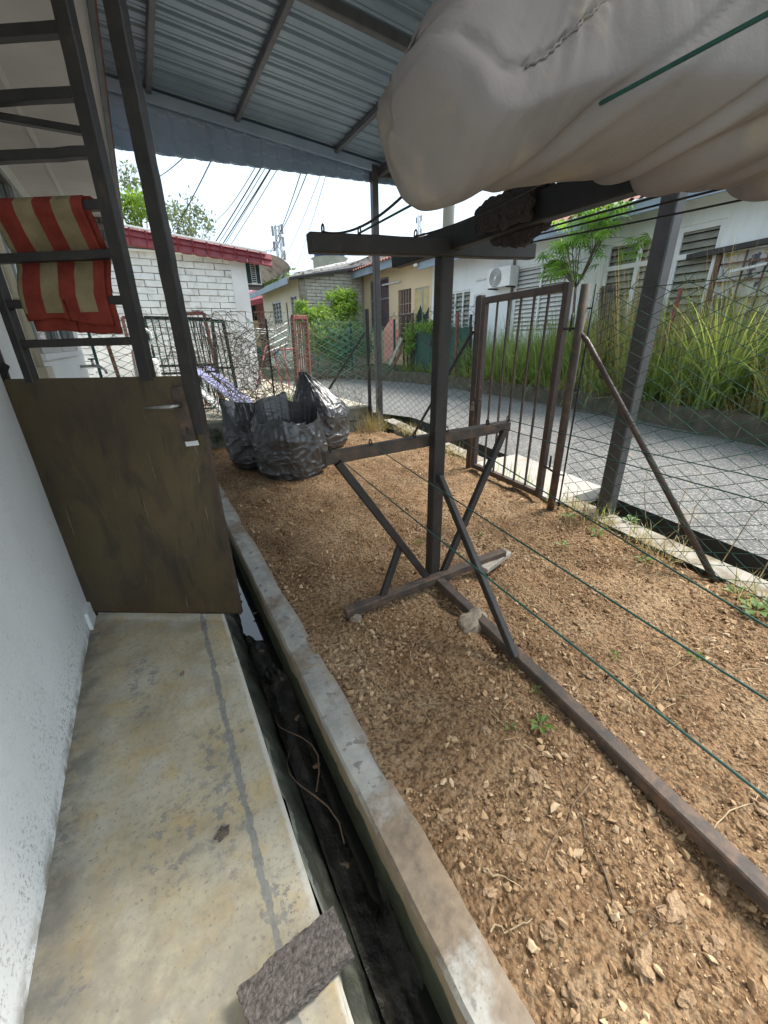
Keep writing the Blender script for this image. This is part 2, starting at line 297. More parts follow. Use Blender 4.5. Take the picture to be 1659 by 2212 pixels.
# duvet cloth
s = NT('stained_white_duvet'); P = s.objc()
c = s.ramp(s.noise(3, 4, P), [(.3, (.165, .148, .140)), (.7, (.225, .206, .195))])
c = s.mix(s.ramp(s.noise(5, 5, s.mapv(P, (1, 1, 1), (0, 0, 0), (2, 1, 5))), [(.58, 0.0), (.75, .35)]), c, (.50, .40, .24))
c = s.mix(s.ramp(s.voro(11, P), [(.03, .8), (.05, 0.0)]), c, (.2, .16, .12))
w = s.noise(3.2, 4, s.mapv(P, (2.6, 1, 1.0), (0, .7, 0)), .55, .6)
s.bump(s.math('ADD', s.math('MULTIPLY', w, .35), s.math('MULTIPLY', s.noise(160, 2, P), .03)), .35, .05)
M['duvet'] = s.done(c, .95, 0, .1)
# towel: red and cream stripes across local x, red hem
s = NT('striped_towel'); X, Y, Z = s.xyz(s.objc())
band = s.math('FRACT', s.math('MULTIPLY', s.math('ADD', X, s.math('MULTIPLY', s.math('SUBTRACT', s.noise(9, 2, s.objc()), .5), .006)), 1/.140))
red = s.ramp(s.noise(12, 4, s.objc()), [(.3, (.165, .030, .022)), (.7, (.27, .052, .038))])
cr = s.ramp(s.noise(10, 5, s.objc()), [(.3, (.19, .15, .085)), (.7, (.31, .255, .15))])
c = s.mix(s.math('GREATER_THAN', band, .5), red, cr)
c = s.mix(s.math('LESS_THAN', Z, -.365), c, red)
s.bump(s.noise(250, 3, s.objc()), .7, .004); M['towel'] = s.done(c, .98, 0, .1)
# poster behind grille
s = NT('torn_print'); c = s.ramp(s.noise(4, 3), [(.3, (.10, .10, .14)), (.40, (.55, .55, .54)), (.57, (.50, .40, .12)), (.62, (.58, .58, .57))], 'CONSTANT'); M['poster'] = s.done(c, .7)

# ------------------------------------------------------------------ mesh helpers
class MB:
    def __init__(s): s.v = []; s.f = []
    def add(s, vs_, fs_):
        o = len(s.v); s.v += [tuple(map(float, p)) for p in vs_]; s.f += [tuple(i+o for i in f) for f in fs_]; return s
    def box(s, c, size, rot=None):
        hx, hy, hz = size[0]/2, size[1]/2, size[2]/2
        vs_ = [Vector((x, y, z)) for x in (-hx, hx) for y in (-hy, hy) for z in (-hz, hz)]
        if rot is not None: vs_ = [rot @ p for p in vs_]
        c = Vector(c)
        return s.add([p+c for p in vs_], [(0, 1, 3, 2), (4, 6, 7, 5), (0, 4, 5, 1), (2, 3, 7, 6), (0, 2, 6, 4), (1, 5, 7, 3)])
    def bb(s, x0, x1, y0, y1, z0, z1): return s.box(((x0+x1)/2, (y0+y1)/2, (z0+z1)/2), (x1-x0, y1-y0, z1-z0))
    def bar(s, a, b, w, h, up=(0, 0, 1), ch=.12, n=1, wob=0):
        """chamfered rectangular bar; w sideways, h along up"""
        a = Vector(a); b = Vector(b); d = (b-a).normalized(); up = Vector(up)
        if abs(d.dot(up)) > .97: up = Vector((0, 1, 0))
        sx = d.cross(up).normalized(); u = sx.cross(d).normalized()
        k = ch*min(w, h); p = [(w/2-k, -h/2), (w/2, -h/2+k), (w/2, h/2-k), (w/2-k, h/2), (-w/2+k, h/2), (-w/2, h/2-k), (-w/2, -h/2+k), (-w/2+k, -h/2)]
        vs_ = []; fs_ = []
        for i in range(n+1):
            q = a.lerp(b, i/n)
            if wob and 0 < i < n: q = q + sx*random.uniform(-wob, wob) + u*random.uniform(-wob, wob)
            vs_ += [q+sx*x+u*y for x, y in p]
        for i in range(n):
            for j in range(8): fs_.append((i*8+j, i*8+(j+1) % 8, (i+1)*8+(j+1) % 8, (i+1)*8+j))
        fs_ += [tuple(range(7, -1, -1)), tuple(n*8+j for j in range(8))]
        return s.add(vs_, fs_)
    def tube(s, pts, r, n=6, cap=True):
        pts = [Vector(p) for p in pts]; m = len(pts); rr = r if isinstance(r, (list, tuple)) else [r]*m
        t0 = (pts[1]-pts[0]).normalized(); ref = Vector((0, 0, 1)) if abs(t0.z) < .9 else Vector((1, 0, 0))
        nx = t0.cross(ref).normalized(); vs_ = []; fs_ = []
        for i in range(m):
            t = (pts[min(i+1, m-1)]-pts[max(i-1, 0)]).normalized()
            nx = (nx - t*nx.dot(t)); nx = nx.normalized() if nx.length > 1e-6 else t.orthogonal().normalized(); ny = t.cross(nx)
            vs_ += [pts[i]+(nx*math.cos(2*math.pi*j/n)+ny*math.sin(2*math.pi*j/n))*rr[i] for j in range(n)]
        for i in range(m-1):
            for j in range(n): fs_.append((i*n+j, i*n+(j+1) % n, (i+1)*n+(j+1) % n, (i+1)*n+j))
        if cap: fs_ += [tuple(range(n-1, -1, -1)), tuple((m-1)*n+j for j in range(n))]
        return s.add(vs_, fs_)
    def grid(s, fn, nu, nv):
        vs_ = [fn(i/nu, j/nv) for i in range(nu+1) for j in range(nv+1)]
        return s.add(vs_, [(i*(nv+1)+j, (i+1)*(nv+1)+j, (i+1)*(nv+1)+j+1, i*(nv+1)+j+1) for i in range(nu) for j in range(nv)])
    def mesh(s, name):
        me = bpy.data.meshes.new(name); me.from_pydata(s.v, [], s.f); me.validate(); return me
    def build(s, name, mat, parent=None, smooth=False, kind=None):
        return obj(name, s.mesh(name), mat, parent, smooth, kind)
def obj(name, me, mat, parent=None, smooth=False, kind=None):
    if smooth: me.polygons.foreach_set('use_smooth', [True]*len(me.polygons))
    if mat is not None and not me.materials: me.materials.append(M[mat] if isinstance(mat, str) else mat)
    o = bpy.data.objects.new(name, me); COL.objects.link(o)
    if parent is not None: o.parent = parent; o.matrix_parent_inverse = pinv(parent)
    if kind: o['kind'] = kind
    return o
def world_of(o):
    m = Matrix.LocRotScale(o.location, o.rotation_euler, o.scale)
    return world_of(o.parent) @ o.matrix_parent_inverse @ m if o.parent else m
def pinv(p): return world_of(p).inverted()
def thing(name, label, cat, loc=(0, 0, 0), group=None):
    o = bpy.data.objects.new(name, None); COL.objects.link(o); o.location = loc; o.empty_display_size = .1
    tag(o, label, cat, group); return o
def tag(o, label, cat, group=None):
    o['label'] = label; o['category'] = cat
    if group: o['group'] = group
    return o
def struct(name, mb, mat, smooth=False):
    o = mb.build(name, mat, None, smooth); o['kind'] = 'structure'; return o
def np_mesh(name, V, Fc):
    """V (n,3), Fc (m,k) equal-size faces, fast"""
    me = bpy.data.meshes.new(name); k = Fc.shape[1]
    me.vertices.add(len(V)); me.vertices.foreach_set('co', np.ascontiguousarray(V, dtype=np.float32).ravel())
    me.loops.add(Fc.size); me.loops.foreach_set('vertex_index', np.ascontiguousarray(Fc, dtype=np.int32).ravel())
    me.polygons.add(len(Fc)); me.polygons.foreach_set('loop_start', np.arange(0, Fc.size, k, dtype=np.int32))
    me.update(calc_edges=True); me.validate(); me.shade_flat(); return me
def scatter(bases, Fc, P, S, R):
    """instances of base vertex sets (list of (k,3)) at P with scale S (n,3) and rotation matrices R (n,3,3)"""
    n = len(P); idx = RNG.integers(0, len(bases), n); B = np.array(bases)[idx]
    V = np.einsum('nij,nkj->nki', R, B*S[:, None, :]) + P[:, None, :]
    k = V.shape[1]; FF = (Fc[None]+(np.arange(n)*k)[:, None, None]).reshape(-1, Fc.shape[1])
    return V.reshape(-1, 3), FF
def randrot(n):
    q = RNG.normal(size=(n, 4)); q /= np.linalg.norm(q, axis=1)[:, None]; w, x, y, z = q.T
    return np.array([[1-2*(y*y+z*z), 2*(x*y-z*w), 2*(x*z+y*w)], [2*(x*y+z*w), 1-2*(x*x+z*z), 2*(y*z-x*w)], [2*(x*z-y*w), 2*(y*z+x*w), 1-2*(x*x+y*y)]]).transpose(2, 0, 1)
_t = (1+5**.5)/2
ICO_V = np.array([(-1, _t, 0), (1, _t, 0), (-1, -_t, 0), (1, -_t, 0), (0, -1, _t), (0, 1, _t), (0, -1, -_t), (0, 1, -_t), (_t, 0, -1), (_t, 0, 1), (-_t, 0, -1), (-_t, 0, 1)])/np.sqrt(1+_t*_t)
ICO_F = np.array([(0, 11, 5), (0, 5, 1), (0, 1, 7), (0, 7, 10), (0, 10, 11), (1, 5, 9), (5, 11, 4), (11, 10, 2), (10, 7, 6), (7, 1, 8), (3, 9, 4), (3, 4, 2), (3, 2, 6), (3, 6, 8), (3, 8, 9), (4, 9, 5), (2, 4, 11), (6, 2, 10), (8, 6, 7), (9, 8, 1)])
def fb(p, o=4): return noise.fractal(Vector(p), 1.0, 2.0, o)
def blob(size, seed, amp=.25, sub=2, freq=1.6):
    import bmesh
    bm = bmesh.new(); bmesh.ops.create_icosphere(bm, subdivisions=sub, radius=1)
    for v in bm.verts:
        p = v.co.copy(); k = 1+amp*fb(p*freq+Vector((seed*7.1, seed*3.3, 0)), 3)+.3*amp*fb(p*5+Vector((seed, 0, 0)), 2)
        v.co = Vector((p.x*k*size[0], p.y*k*size[1], p.z*k*size[2]))
    me = bpy.data.meshes.new('blob'); bm.to_mesh(me); bm.free(); return me
def copy_obj(o, parent=None, mw=None):
    c = o.copy(); COL.objects.link(c); c.parent = parent
    if parent is not None: c.matrix_parent_inverse = pinv(parent)
    return c

# ------------------------------------------------------------------ ground
def slot_near(y): return 2.80+.16*(y-.6)
def slot_far(y): return 3.15+.175*(y-.6)
def fence_x(y): return 2.47+.155*(y-.6) if y < 2.6 else 2.78+.09*(y-2.6)
def soil_z(x, y):
    z = .042+.032*fb((x*1.3, y*1.3, 1.7), 3)+.024*fb((x*4.2, y*4.2, .3), 3)
    z += .02*math.exp(-((x-.75)**2/.05+(y-.75)**2/.12)) + .03*math.exp(-((x-1.05)**2/.06+(y-1.02)**2/.1))*0.6
    e = min(1, max(0, (x-.41)/.16)); return (.043+.016*noise.noise(Vector((y*3.1, 2, 5))))*(1-e)+z*e
struct('terrain', MB().add([(-400, -400, -.62), (400, -400, -.62), (400, 400, -.62), (-400, 400, -.62)], [(0, 1, 2, 3)]), 'terrain')
far_land = MB(); far_land.add([(-60, 12, .30), (-2.6, 12, .30), (-2.6, 160, .6), (-60, 160, .6)], [(0, 1, 2, 3)])
far_land.add([(-2.6, 15.8, -.004), (60, 15.8, -.004), (60, 160, .4), (-2.6, 160, .4)], [(0, 1, 2, 3)])
struct('far_ground', far_land, 'terrain')

nx_, ny_ = 240, 560
XS = np.linspace(.398, 3.05, nx_); YS = np.linspace(-1.0, 5.74, ny_)
V = []
for x in XS:
    for y in YS:
        V.append((x, y, soil_z(x, y)+min(1, max(.15, (x-.40)/.12))*(.009*fb((x*16, y*16, 4), 3)+.012*abs(noise.noise(Vector((x*30, y*30, 9))))*(.4+.8*max(0, noise.noise(Vector((x*2.1, y*2.1, 6)))+.4))+.005*noise.noise(Vector((x*75, y*75, 3))))))
V = np.array(V)
I, J = np.meshgrid(np.arange(nx_-1), np.arange(ny_-1), indexing='ij'); a = (I*ny_+J).ravel()
lim = np.array([slot_near(y)-.19 for y in V[a, 1]])
keep = V[a, 0] < np.maximum(lim, 0)
a = a[keep]
o = obj('soil', np_mesh('soil', V, np.stack([a, a+ny_, a+ny_+1, a+1], 1)), 'soil', None, True); o['kind'] = 'structure'

wk = MB(); wk.grid(lambda u, v: (-.56+u*.655, -1.2+v*7.0, .0+.003*fb((u*3, v*20, 0), 3)-(.004 if u > .97 else 0)), 24, 160)
wk.grid(lambda u, v: (.095+.105*u**1.1+.016*fb((u*3, v*30, 5), 4), -1.2+v*7.0, -.004-.24*u), 14, 260)
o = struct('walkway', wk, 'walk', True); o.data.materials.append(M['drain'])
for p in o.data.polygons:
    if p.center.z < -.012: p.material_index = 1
dr = MB(); dr.grid(lambda u, v: (.17+u*.145, -1.2+v*7.0, -.205+.030*fb((u*2, v*22, 2), 4)+.012*fb((u*8, v*90, 2), 3)+.05*(1-u)**2-.03*min(1, max(0, (v-.40)/.06))), 14, 220)
struct('drain', dr, 'sludge', True)
struct('water', MB().add([(.11, -1.2, -.205), (.31, -1.2, -.205), (.31, 5.7, -.205), (.11, 5.7, -.205)], [(0, 1, 2, 3)]), 'water')
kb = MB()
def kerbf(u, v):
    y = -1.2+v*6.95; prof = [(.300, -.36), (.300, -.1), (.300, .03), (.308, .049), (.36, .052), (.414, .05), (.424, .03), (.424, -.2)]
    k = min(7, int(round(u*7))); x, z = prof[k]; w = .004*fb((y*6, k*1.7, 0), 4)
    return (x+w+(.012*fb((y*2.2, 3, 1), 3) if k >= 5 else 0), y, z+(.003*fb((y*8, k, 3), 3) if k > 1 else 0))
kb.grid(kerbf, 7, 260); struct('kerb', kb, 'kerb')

# road side: concrete strip, drain slot, slab in front of the gate, road, far kerb, bank
def strip_piece(y0, y1, n=30):
    mb = MB()
    for k in range(n):
        ya, yb = y0+(y1-y0)*k/n, y0+(y1-y0)*(k+1)/n
        ja, jb = .012*fb((ya*5, 1, 1)), .012*fb((yb*5, 1, 1))
        mb.add([(slot_near(ya)-.21, ya, .062), (slot_near(yb)-.21, yb, .062), (slot_near(yb)+jb, yb, .060), (slot_near(ya)+ja, ya, .060), (slot_near(ya)+ja, ya, -.5), (slot_near(yb)+jb, yb, -.5)], [(0, 3, 2, 1), (3, 4, 5, 2)])
    return mb
struct('concrete_edge', strip_piece(-1.0, 2.02), 'strip'); struct('concrete_edge', strip_piece(3.28, 6.2), 'strip')
mb = MB(); mb.add([(slot_near(2.02)-.24, 2.02, .066), (slot_far(2.02)+.05, 2.02, .066), (slot_far(3.28)+.05, 3.28, .066), (slot_near(3.28)-.24, 3.28, .066),
                   (slot_near(2.02)-.24, 2.02, -.05), (slot_far(2.02)+.05, 2.02, -.05), (slot_far(3.28)+.05, 3.28, -.05), (slot_near(3.28)-.24, 3.28, -.05)], [(0, 1, 2, 3), (0, 4, 5, 1), (1, 5, 6, 2), (2, 6, 7, 3), (3, 7, 4, 0)])
struct('gate_slab', mb, 'slab')
struct('roadside_drain', MB().add([(2.3, -1, -.45), (3.6, -1, -.45), (4.6, 7, -.45), (3.4, 7, -.45)], [(0, 1, 2, 3)]), 'blackwall')
KERB = [(5.7, -3), (6.05, -1), (6.35, .5), (6.66, 1.9), (7.22, 3.95), (7.6, 7.0), (7.9, 10.2), (7.7, 12.6), (6.6, 15.2), (5.6, 16.0)]
def kerb_pt(t):
    t *= len(KERB)-1; i = min(int(t), len(KERB)-2); f = t-i; a_, b_ = KERB[i], KERB[i+1]; return (a_[0]+(b_[0]-a_[0])*f, a_[1]+(b_[1]-a_[1])*f)
rd = MB(); sw = MB(); N = 70; pts = [kerb_pt(i/N) for i in range(N+1)]
L = []
for (x, y) in pts:
    yy = min(y, 7.6); L.append((slot_far(yy)+.015*fb((yy*4, 0, 2)) if y < 6.2 else max(2.6, slot_far(6.2)-(y-6.2)*.35), y))
for i in range(N):
    rd.add([(L[i][0], L[i][1], .03), (pts[i][0], pts[i][1], .0), (pts[i+1][0], pts[i+1][1], .0), (L[i+1][0], L[i+1][1], .03)], [(0, 1, 2, 3)])
    if L[i][1] < 6.2: sw.add([(L[i][0], L[i][1], .028), (L[i+1][0], L[i+1][1], .028), (L[i+1][0], L[i+1][1], -.5), (L[i][0], L[i][1], -.5)], [(0, 1, 2, 3)])
struct('road', rd, 'road'); struct('roadside_drain_wall', sw, 'blackwall')
vg = MB(); N2 = 40                                        # dusty road shoulder beside the slot
fk = MB()
for i in range(N):
    (xa, ya), (xb, yb) = pts[i], pts[i+1]
    za, zb = .34+.03*fb((ya*1.4, 0, 0)), .34+.03*fb((yb*1.4, 0, 0)); wa, wb = .02*fb((ya*3, 5, 0)), .02*fb((yb*3, 5, 0))
    fk.add([(xa+wa, ya, -.05), (xb+wb, yb, -.05), (xb+.015+wb, yb, zb), (xa+.015+wa, ya, za), (xb+.2, yb, zb+.01), (xa+.2, ya, za+.01), (xb+.22, yb, zb-.1), (xa+.22, ya, za-.1)],
           [(0, 3, 2, 1), (3, 5, 4, 2), (5, 7, 6, 4)])
struct('retaining_kerb', fk, 'farkerb')
bk = MB()
for i in range(N):
    (xa, ya), (xb, yb) = pts[i], pts[i+1]
    bk.add([(xa+.19, ya, .30), (xb+.19, yb, .30), (xb+.9, yb, .42), (xa+.9, ya, .42), (30, yb, .6), (30, ya, .6)], [(0, 3, 2, 1), (3, 5, 4, 2)])
struct('bank', bk, 'bank')
yd = MB(); yd.bb(-3.0, 3.0, 5.86, 14, .0, .40); struct('neighbour_yard', yd, 'yard')

# ------------------------------------------------------------------ own house
house = thing('house', 'white plastered house wall with sliding window and eave beside the walkway', 'house', (-.6, 0, 0))
MB().bb(-.80, -.53, -1.6, 2.42, -.1, 2.6).build('wall', 'nearwall', house)
w = MB(); w.bb(-.83, -.55, 2.42, 3.42, -.1, 2.6); w.bb(-.83, -.55, 3.42, 5.25, -.1, 1.31); w.bb(-.83, -.55, 3.42, 5.25, 2.43, 2.6); w.bb(-.83, -.55, 5.25, 5.70, -.1, 2.6)
w.build('wall', 'nearwall', house)
MB().bb(-.55, -.515, 2.2, 2.42, 0, .10).build('plinth', 'white', house)
MB().bb(-.80, -.30, -1.6, 5.72, 2.57, 2.585).build('soffit_board', 'soffit', house)
MB().bb(-.292, .105, -1.6, 5.72, 2.565, 2.58).build('soffit_board', 'soffit', house)
MB().bb(-.31, -.285, -1.6, 5.72, 2.558, 2.564).build('soffit_batten', 'white', house)
MB().bb(.106, .130, -1.6, 5.72, 2.55, 2.74).build('eave_fascia', 'purlin', house)
MB().add([(.16, -1.6, 2.75), (.16, 5.72, 2.75), (-3.5, 5.72, 4.2), (-3.5, -1.6, 4.2)], [(0, 1, 2, 3)]).build('roof', 'tile', house)
win = MB()
for y in (3.445, 4.28, 5.22): win.bb(-.60, -.535, y-.022, y+.022, 1.315, 2.425)
for z in (1.335, 2.405): win.bb(-.598, -.537, 3.42, 5.245, z-.02, z+.02)
wf = win.build('window', 'alu', house)
for y0, y1 in ((3.467, 4.258), (4.302, 5.198)):
    MB().bb(-.585, -.575, y0, y1, 1.355, 2.385).build('pane', 'glass_near', wf)
    for yy in (y0+.02, y1-.02): MB().bb(-.572, -.548, yy-.018, yy+.018, 1.356, 2.384).build('sash', 'alu', wf)
MB().bb(-.56, -.52, 3.38, 5.28, 1.275, 1.314).build('sill', 'white', wf)
for y, r in ((3.14, .016), (3.21, .016), (2.95, .02)):
    cd = MB().tube([(-.532, y, .0 if y < 3 else 1.24), (-.532, y, 2.56)], r, 10)
    c_ = cd.build('conduit', 'pvc', house, True)
for z in (1.6, 2.1): MB().bb(-.55, -.512, 3.115, 3.235, z, z+.02).build('conduit_clip', 'pvc', house)
MB().bb(-.55, -.49, 3.07, 3.27, 1.10, 1.245).build('junction_box', 'pvc', house)

tap = thing('outdoor_tap', 'small metal water tap sticking out of the white house wall', 'tap', (-.55, 5.2, 1.17))
t_ = Vector((-.55, 5.15, 1.17))
MB().tube([t_, t_+Vector((.10, 0, 0)), t_+Vector((.16, 0, -.005)), t_+Vector((.2, 0, -.04)), t_+Vector((.205, 0, -.08))], [.014, .014, .016, .014, .012], 10).build('spout', 'chrome', tap, True)
MB().tube([t_+Vector((.11, 0, .0)), t_+Vector((.11, 0, .06))], .011, 8).build('stem', 'chrome', tap, True)
MB().bar(t_+Vector((.08, 0, .065)), t_+Vector((.15, 0, .065)), .016, .014).build('tap_handle', 'gwire', tap)

# brick fin of the party wall at the end of the eave
def brick_mesh(l, h, d, seed=0, amp=.004):
    mb = MB(); rr = random.Random(seed); k = .006
    c8 = []
    for y in (-d/2, d/2):
        for x, z in ((-l/2, -h/2), (l/2, -h/2), (l/2, h/2), (-l/2, h/2)):
            ins = k if y < 0 else 0
            c8.append((x-math.copysign(ins, x)+rr.uniform(-amp, amp), y+(rr.uniform(-amp, amp) if y < 0 else 0), z-math.copysign(ins, z)+rr.uniform(-amp, amp)))
    b4 = [(x, -d/2+k*1.3, z) for x, z in ((-l/2, -h/2), (l/2, -h/2), (l/2, h/2), (-l/2, h/2))]
    return mb.add(c8+b4, [(0, 1, 2, 3), (8, 9, 1, 0), (9, 10, 2, 1), (10, 11, 3, 2), (11, 8, 0, 3), (8, 4, 5, 9), (9, 5, 6, 10), (10, 6, 7, 11), (11, 7, 4, 8), (4, 7, 6, 5)])
def brick_field(parent, mat, ox, oy, oz, wid, hei, l, h, d, j, face='y', skip=None):
    """bricks on a wall face looking to -y ('y'), built from shared meshes"""
    fulls = [brick_mesh(l-j, h-j, d, k, .007).mesh('brick') for k in range(8)]; halfs = [brick_mesh(l/2-j, h-j, d, 20+k, .007).mesh('brick') for k in range(3)]
    for me in fulls+halfs: me.materials.append(M[mat])
    r = 0; z = oz+h/2
    while z+h/2 <= oz+hei+1e-6:
        x = ox
        items = []
        if r % 2: items.append((x+l/4, 1)); x += l/2
        while x+l <= ox+wid+1e-6: items.append((x+l/2, 0)); x += l
        if ox+wid-x > l*.45: items.append((x+l/4, 1))
        for cx_, hf in items:
            if skip and skip(cx_, z): continue
            b = bpy.data.objects.new('brick', random.choice(halfs if hf else fulls)); COL.objects.link(b)
            b.location = (cx_+random.uniform(-.005, .005), oy+random.uniform(-.009, .006), z+random.uniform(-.003, .003)); b.rotation_euler = (random.uniform(-.03, .03), random.uniform(-.012, .012), random.uniform(-.02, .02))
            b.parent = parent; b.matrix_parent_inverse = pinv(parent)
        z += h; r += 1
fin = thing('party_wall', 'dark grey brick end wall rising under the metal canopy beside the eave', 'wall', (-.2, 5.8, 2.4))
MB().add([(-.9, 5.78, 2.2), (.10, 5.78, 2.2), (.22, 5.78, 3.3), (-.9, 5.78, 3.9), (-.9, 5.98, 2.2), (.10, 5.98, 2.2), (.22, 5.98, 3.3), (-.9, 5.98, 3.9)],
         [(0, 1, 2, 3), (7, 6, 5, 4), (1, 5, 6, 2), (0, 4, 5, 1), (3, 2, 6, 7)]).build('wall_core', 'mortar', fin)
brick_field(fin, 'brickd', -.28, 5.772, 2.22, .42, 1.02, .2, .075, .05, .012)

# ------------------------------------------------------------------ canopy
canopy = thing('metal_canopy', 'lean-to canopy of grey corrugated metal sheets on steel posts over the yard', 'canopy', (3.19, 5.8, 0))
def roof_z(x): return 3.775-.08*x
def sheet(y0, y1):
    prof = []; y = y0; per = .175
    while y < y1-1e-6:
        for dy, dz in ((0, 0), (.035, 0), (.040, .005), (.048, .005), (.053, 0), (.085, 0), (.098, .026), (.122, .026), (.135, 0), (.16, 0)):
            if y+dy < y1+.001: prof.append((y+dy, dz))
        y += per
    prof.append((y1, 0)); mb = MB(); nxs = 12
    for i in range(nxs+1):
        x = -.75+i/nxs*4.4
        for (yy, dz) in prof: mb.v.append((x, yy, roof_z(x)+dz+.003*fb((x*1.5, yy*2, 0))))
    k = len(prof); mb.f = [(i*k+j, (i+1)*k+j, (i+1)*k+j+1, i*k+j+1) for i in range(nxs) for j in range(k-1)]
    return mb
yy = .42; ns = 0
while yy < 5.7:
    y1 = min(yy+.872, 5.88); o = sheet(yy, y1).build('roof_sheet', 'galv', canopy); o.location.z += (.004 if ns % 2 else 0); yy += .84; ns += 1
for x in (-.1, .62, 1.47, 2.65, 3.40): MB().bar((x, .45, roof_z(x)-.034), (x, 5.80, roof_z(x)-.034), .05, .06).build('purlin', 'purlin', canopy)
for y in (.50, 1.67, 3.66): MB().bar((-.1, y, roof_z(-.1)-.105), (3.45, y, roof_z(3.45)-.105), .06, .08).build('rafter', 'purlin', canopy)
MB().bar((-.1, 5.79, roof_z(-.1)-.075), (3.3, 5.79, roof_z(3.3)-.075), .04, .10).build('rafter', 'fascia', canopy)
MB().bar((3.27, .45, 3.40), (3.27, 5.80, 3.40), .06, .10).build('eave_beam', 'post', canopy)
def fascia_sheet(x0, x1, zt, zb, y, per=.19, mat='fascia', parent=None, axis='x', rows=3):
    mb = MB(); n = max(2, int((x1-x0)/.012)); nv = 30
    def f(u, v):
        x = x0+u*(x1-x0); ph = (x/per) % 1.0; wave = .02*(math.exp(-((ph-.12)/.06)**2)+.45*math.cos(2*math.pi*ph)*.4)
        zt_, zb_ = zt(x), zb(x)+.004*math.sin(2*math.pi*ph); z = zt_+(zb_-zt_)*v
        st = (v*rows+.10*math.sin(2*math.pi*ph)) % 1.0
        d = -wave-.022*st
        return (x, y+d, z) if axis == 'x' else (y-d, x, z)
    mb.grid(f, n, nv); return mb.build('fascia_sheet', mat, parent)
for x0, x1 in ((.12, 1.26), (1.26, 2.40), (2.40, 3.62)):
    fascia_sheet(x0, x1, lambda x: roof_z(x)+.004, lambda x: 3.185+.035*x, 5.868, parent=canopy)
for y0, y1 in ((.44, 3.0), (3.0, 5.86)):
    fascia_sheet(y0, y1, lambda x: 3.50, lambda x: 3.30, 3.62, parent=canopy, axis='y', rows=1)
for (px, py, w_) in ((3.19, 5.80, .085), (2.935, 1.665, .10)):
    MB().bar((px, py, -.45 if py < 2 else -.1), (px, py, roof_z(px)-.06), w_, w_*1.05, (0, 1, 0), .08).build('post', 'post', canopy)
MB().bar((3.19, 5.78, 3.36), (3.6, 5.78, 3.40), .05, .05).build('bracket', 'post', canopy)

# ------------------------------------------------------------------ steel walkway door
HIN = Vector((-.575, 2.37, 0)); TIP = Vector((.175, 1.90, 0)); DD = (TIP-HIN).normalized(); DN = Vector((DD.y, -DD.x, 0))   # DN towards the camera
def DP(s_, z, n=0.0): return HIN+DD*s_+DN*n+Vector((0, 0, z))
door = thing('steel_door', 'open olive brown sheet steel door with a ladder-like grille above its panel', 'door', tuple(DP(0, 0)))
def panf(u, v):
    s_ = .0+u*.885; z = .035+v*1.195
    if v > .83 and s_ > .86: pass
    return DP(s_, z+(.006*math.sin(u*9) if v < .01 else 0), .012+.004*fb((u*2.5, v*3, 0), 3))
m = MB(); m.grid(panf, 30, 40); m.grid(lambda u, v: DP(.885*(1-u), .035+v*1.195, -.010), 2, 2)
m.build('panel', 'door', door, True)
MB().bar(DP(.885, .03, 0), DP(.885, 1.005, 0), .008, .030, DN).build('edge_strip', 'gate', door)
m = MB(); m.bar(DP(0.0, .034), DP(.885, .034), .02, .012); m.build('bottom_rail', 'steel', door)
MB().bar(DP(.865, .99), DP(.865, 2.62), .055, .045, DN, .08, 40, .0012).build('stile', 'steel', door)
MB().bar(DP(.685, 1.215), DP(.705, 2.62), .052, .04, DN, .08, 30, .0006).build('stile', 'steel', door)
MB().bar(DP(.18, 1.215), DP(.18, 2.62), .04, .04, DN).build('stile', 'steel', door)
MB().bar(DP(.18, 2.62), DP(.88, 2.62), .04, .04, DN).build('top_rail', 'steel', door)
for z in (1.368, 1.513, 1.665, 1.815, 1.962, 2.113, 2.265, 2.415): MB().bar(DP(.2, z-.004), DP(.675, z), .03, .036, DN, .1, 8, .0012).build('rung', 'steel', door)
MB().bar(DP(.30, 2.09, -.03), DP(.68, 2.025, -.03), .02, .034, DN).build('brace', 'steel', door)
lp = MB(); lp.bar(DP(.812, 1.19, .026), DP(.822, .965, .026), .055, .010, DN, .2); lpo = lp.build('lock_plate', 'steel_rust', door)
MB().bar(DP(.824, .962, .022), DP(.826, .942, .022), .058, .004, DN).build('paint_patch', 'white', lpo)
lv = MB().tube([DP(.813, 1.118, .03), DP(.813, 1.118, .068), DP(.80, 1.118, .075), DP(.75, 1.116, .077), DP(.685, 1.114, .076)], [.012, .011, .012, .009, .005], 10); lv.build('lever', 'chrome', lpo, True)
kh = MB(); kh.bar(DP(.820, 1.025, .031), DP(.8205, 1.012, .031), .010, .004, DN); kh.bar(DP(.8205, 1.012, .031), DP(.821, .998, .031), .005, .004, DN); kh.build('keyhole', 'black', lpo)
for z in (.30, .93): MB().tube([DP(-.006, z), DP(-.006, z+.11)], .012, 8).build('hinge', 'steel', door, True)
MB().bar(DP(.045, 1.22, .01), DP(.10, 1.29, .01), .03, .006, DN).build('catch', 'black', door)
MB().bar((-.522, 2.34, .0), (-.522, 2.34, 2.56), .02, .035, (1, 0, 0)).build('door_jamb', 'steel', door)

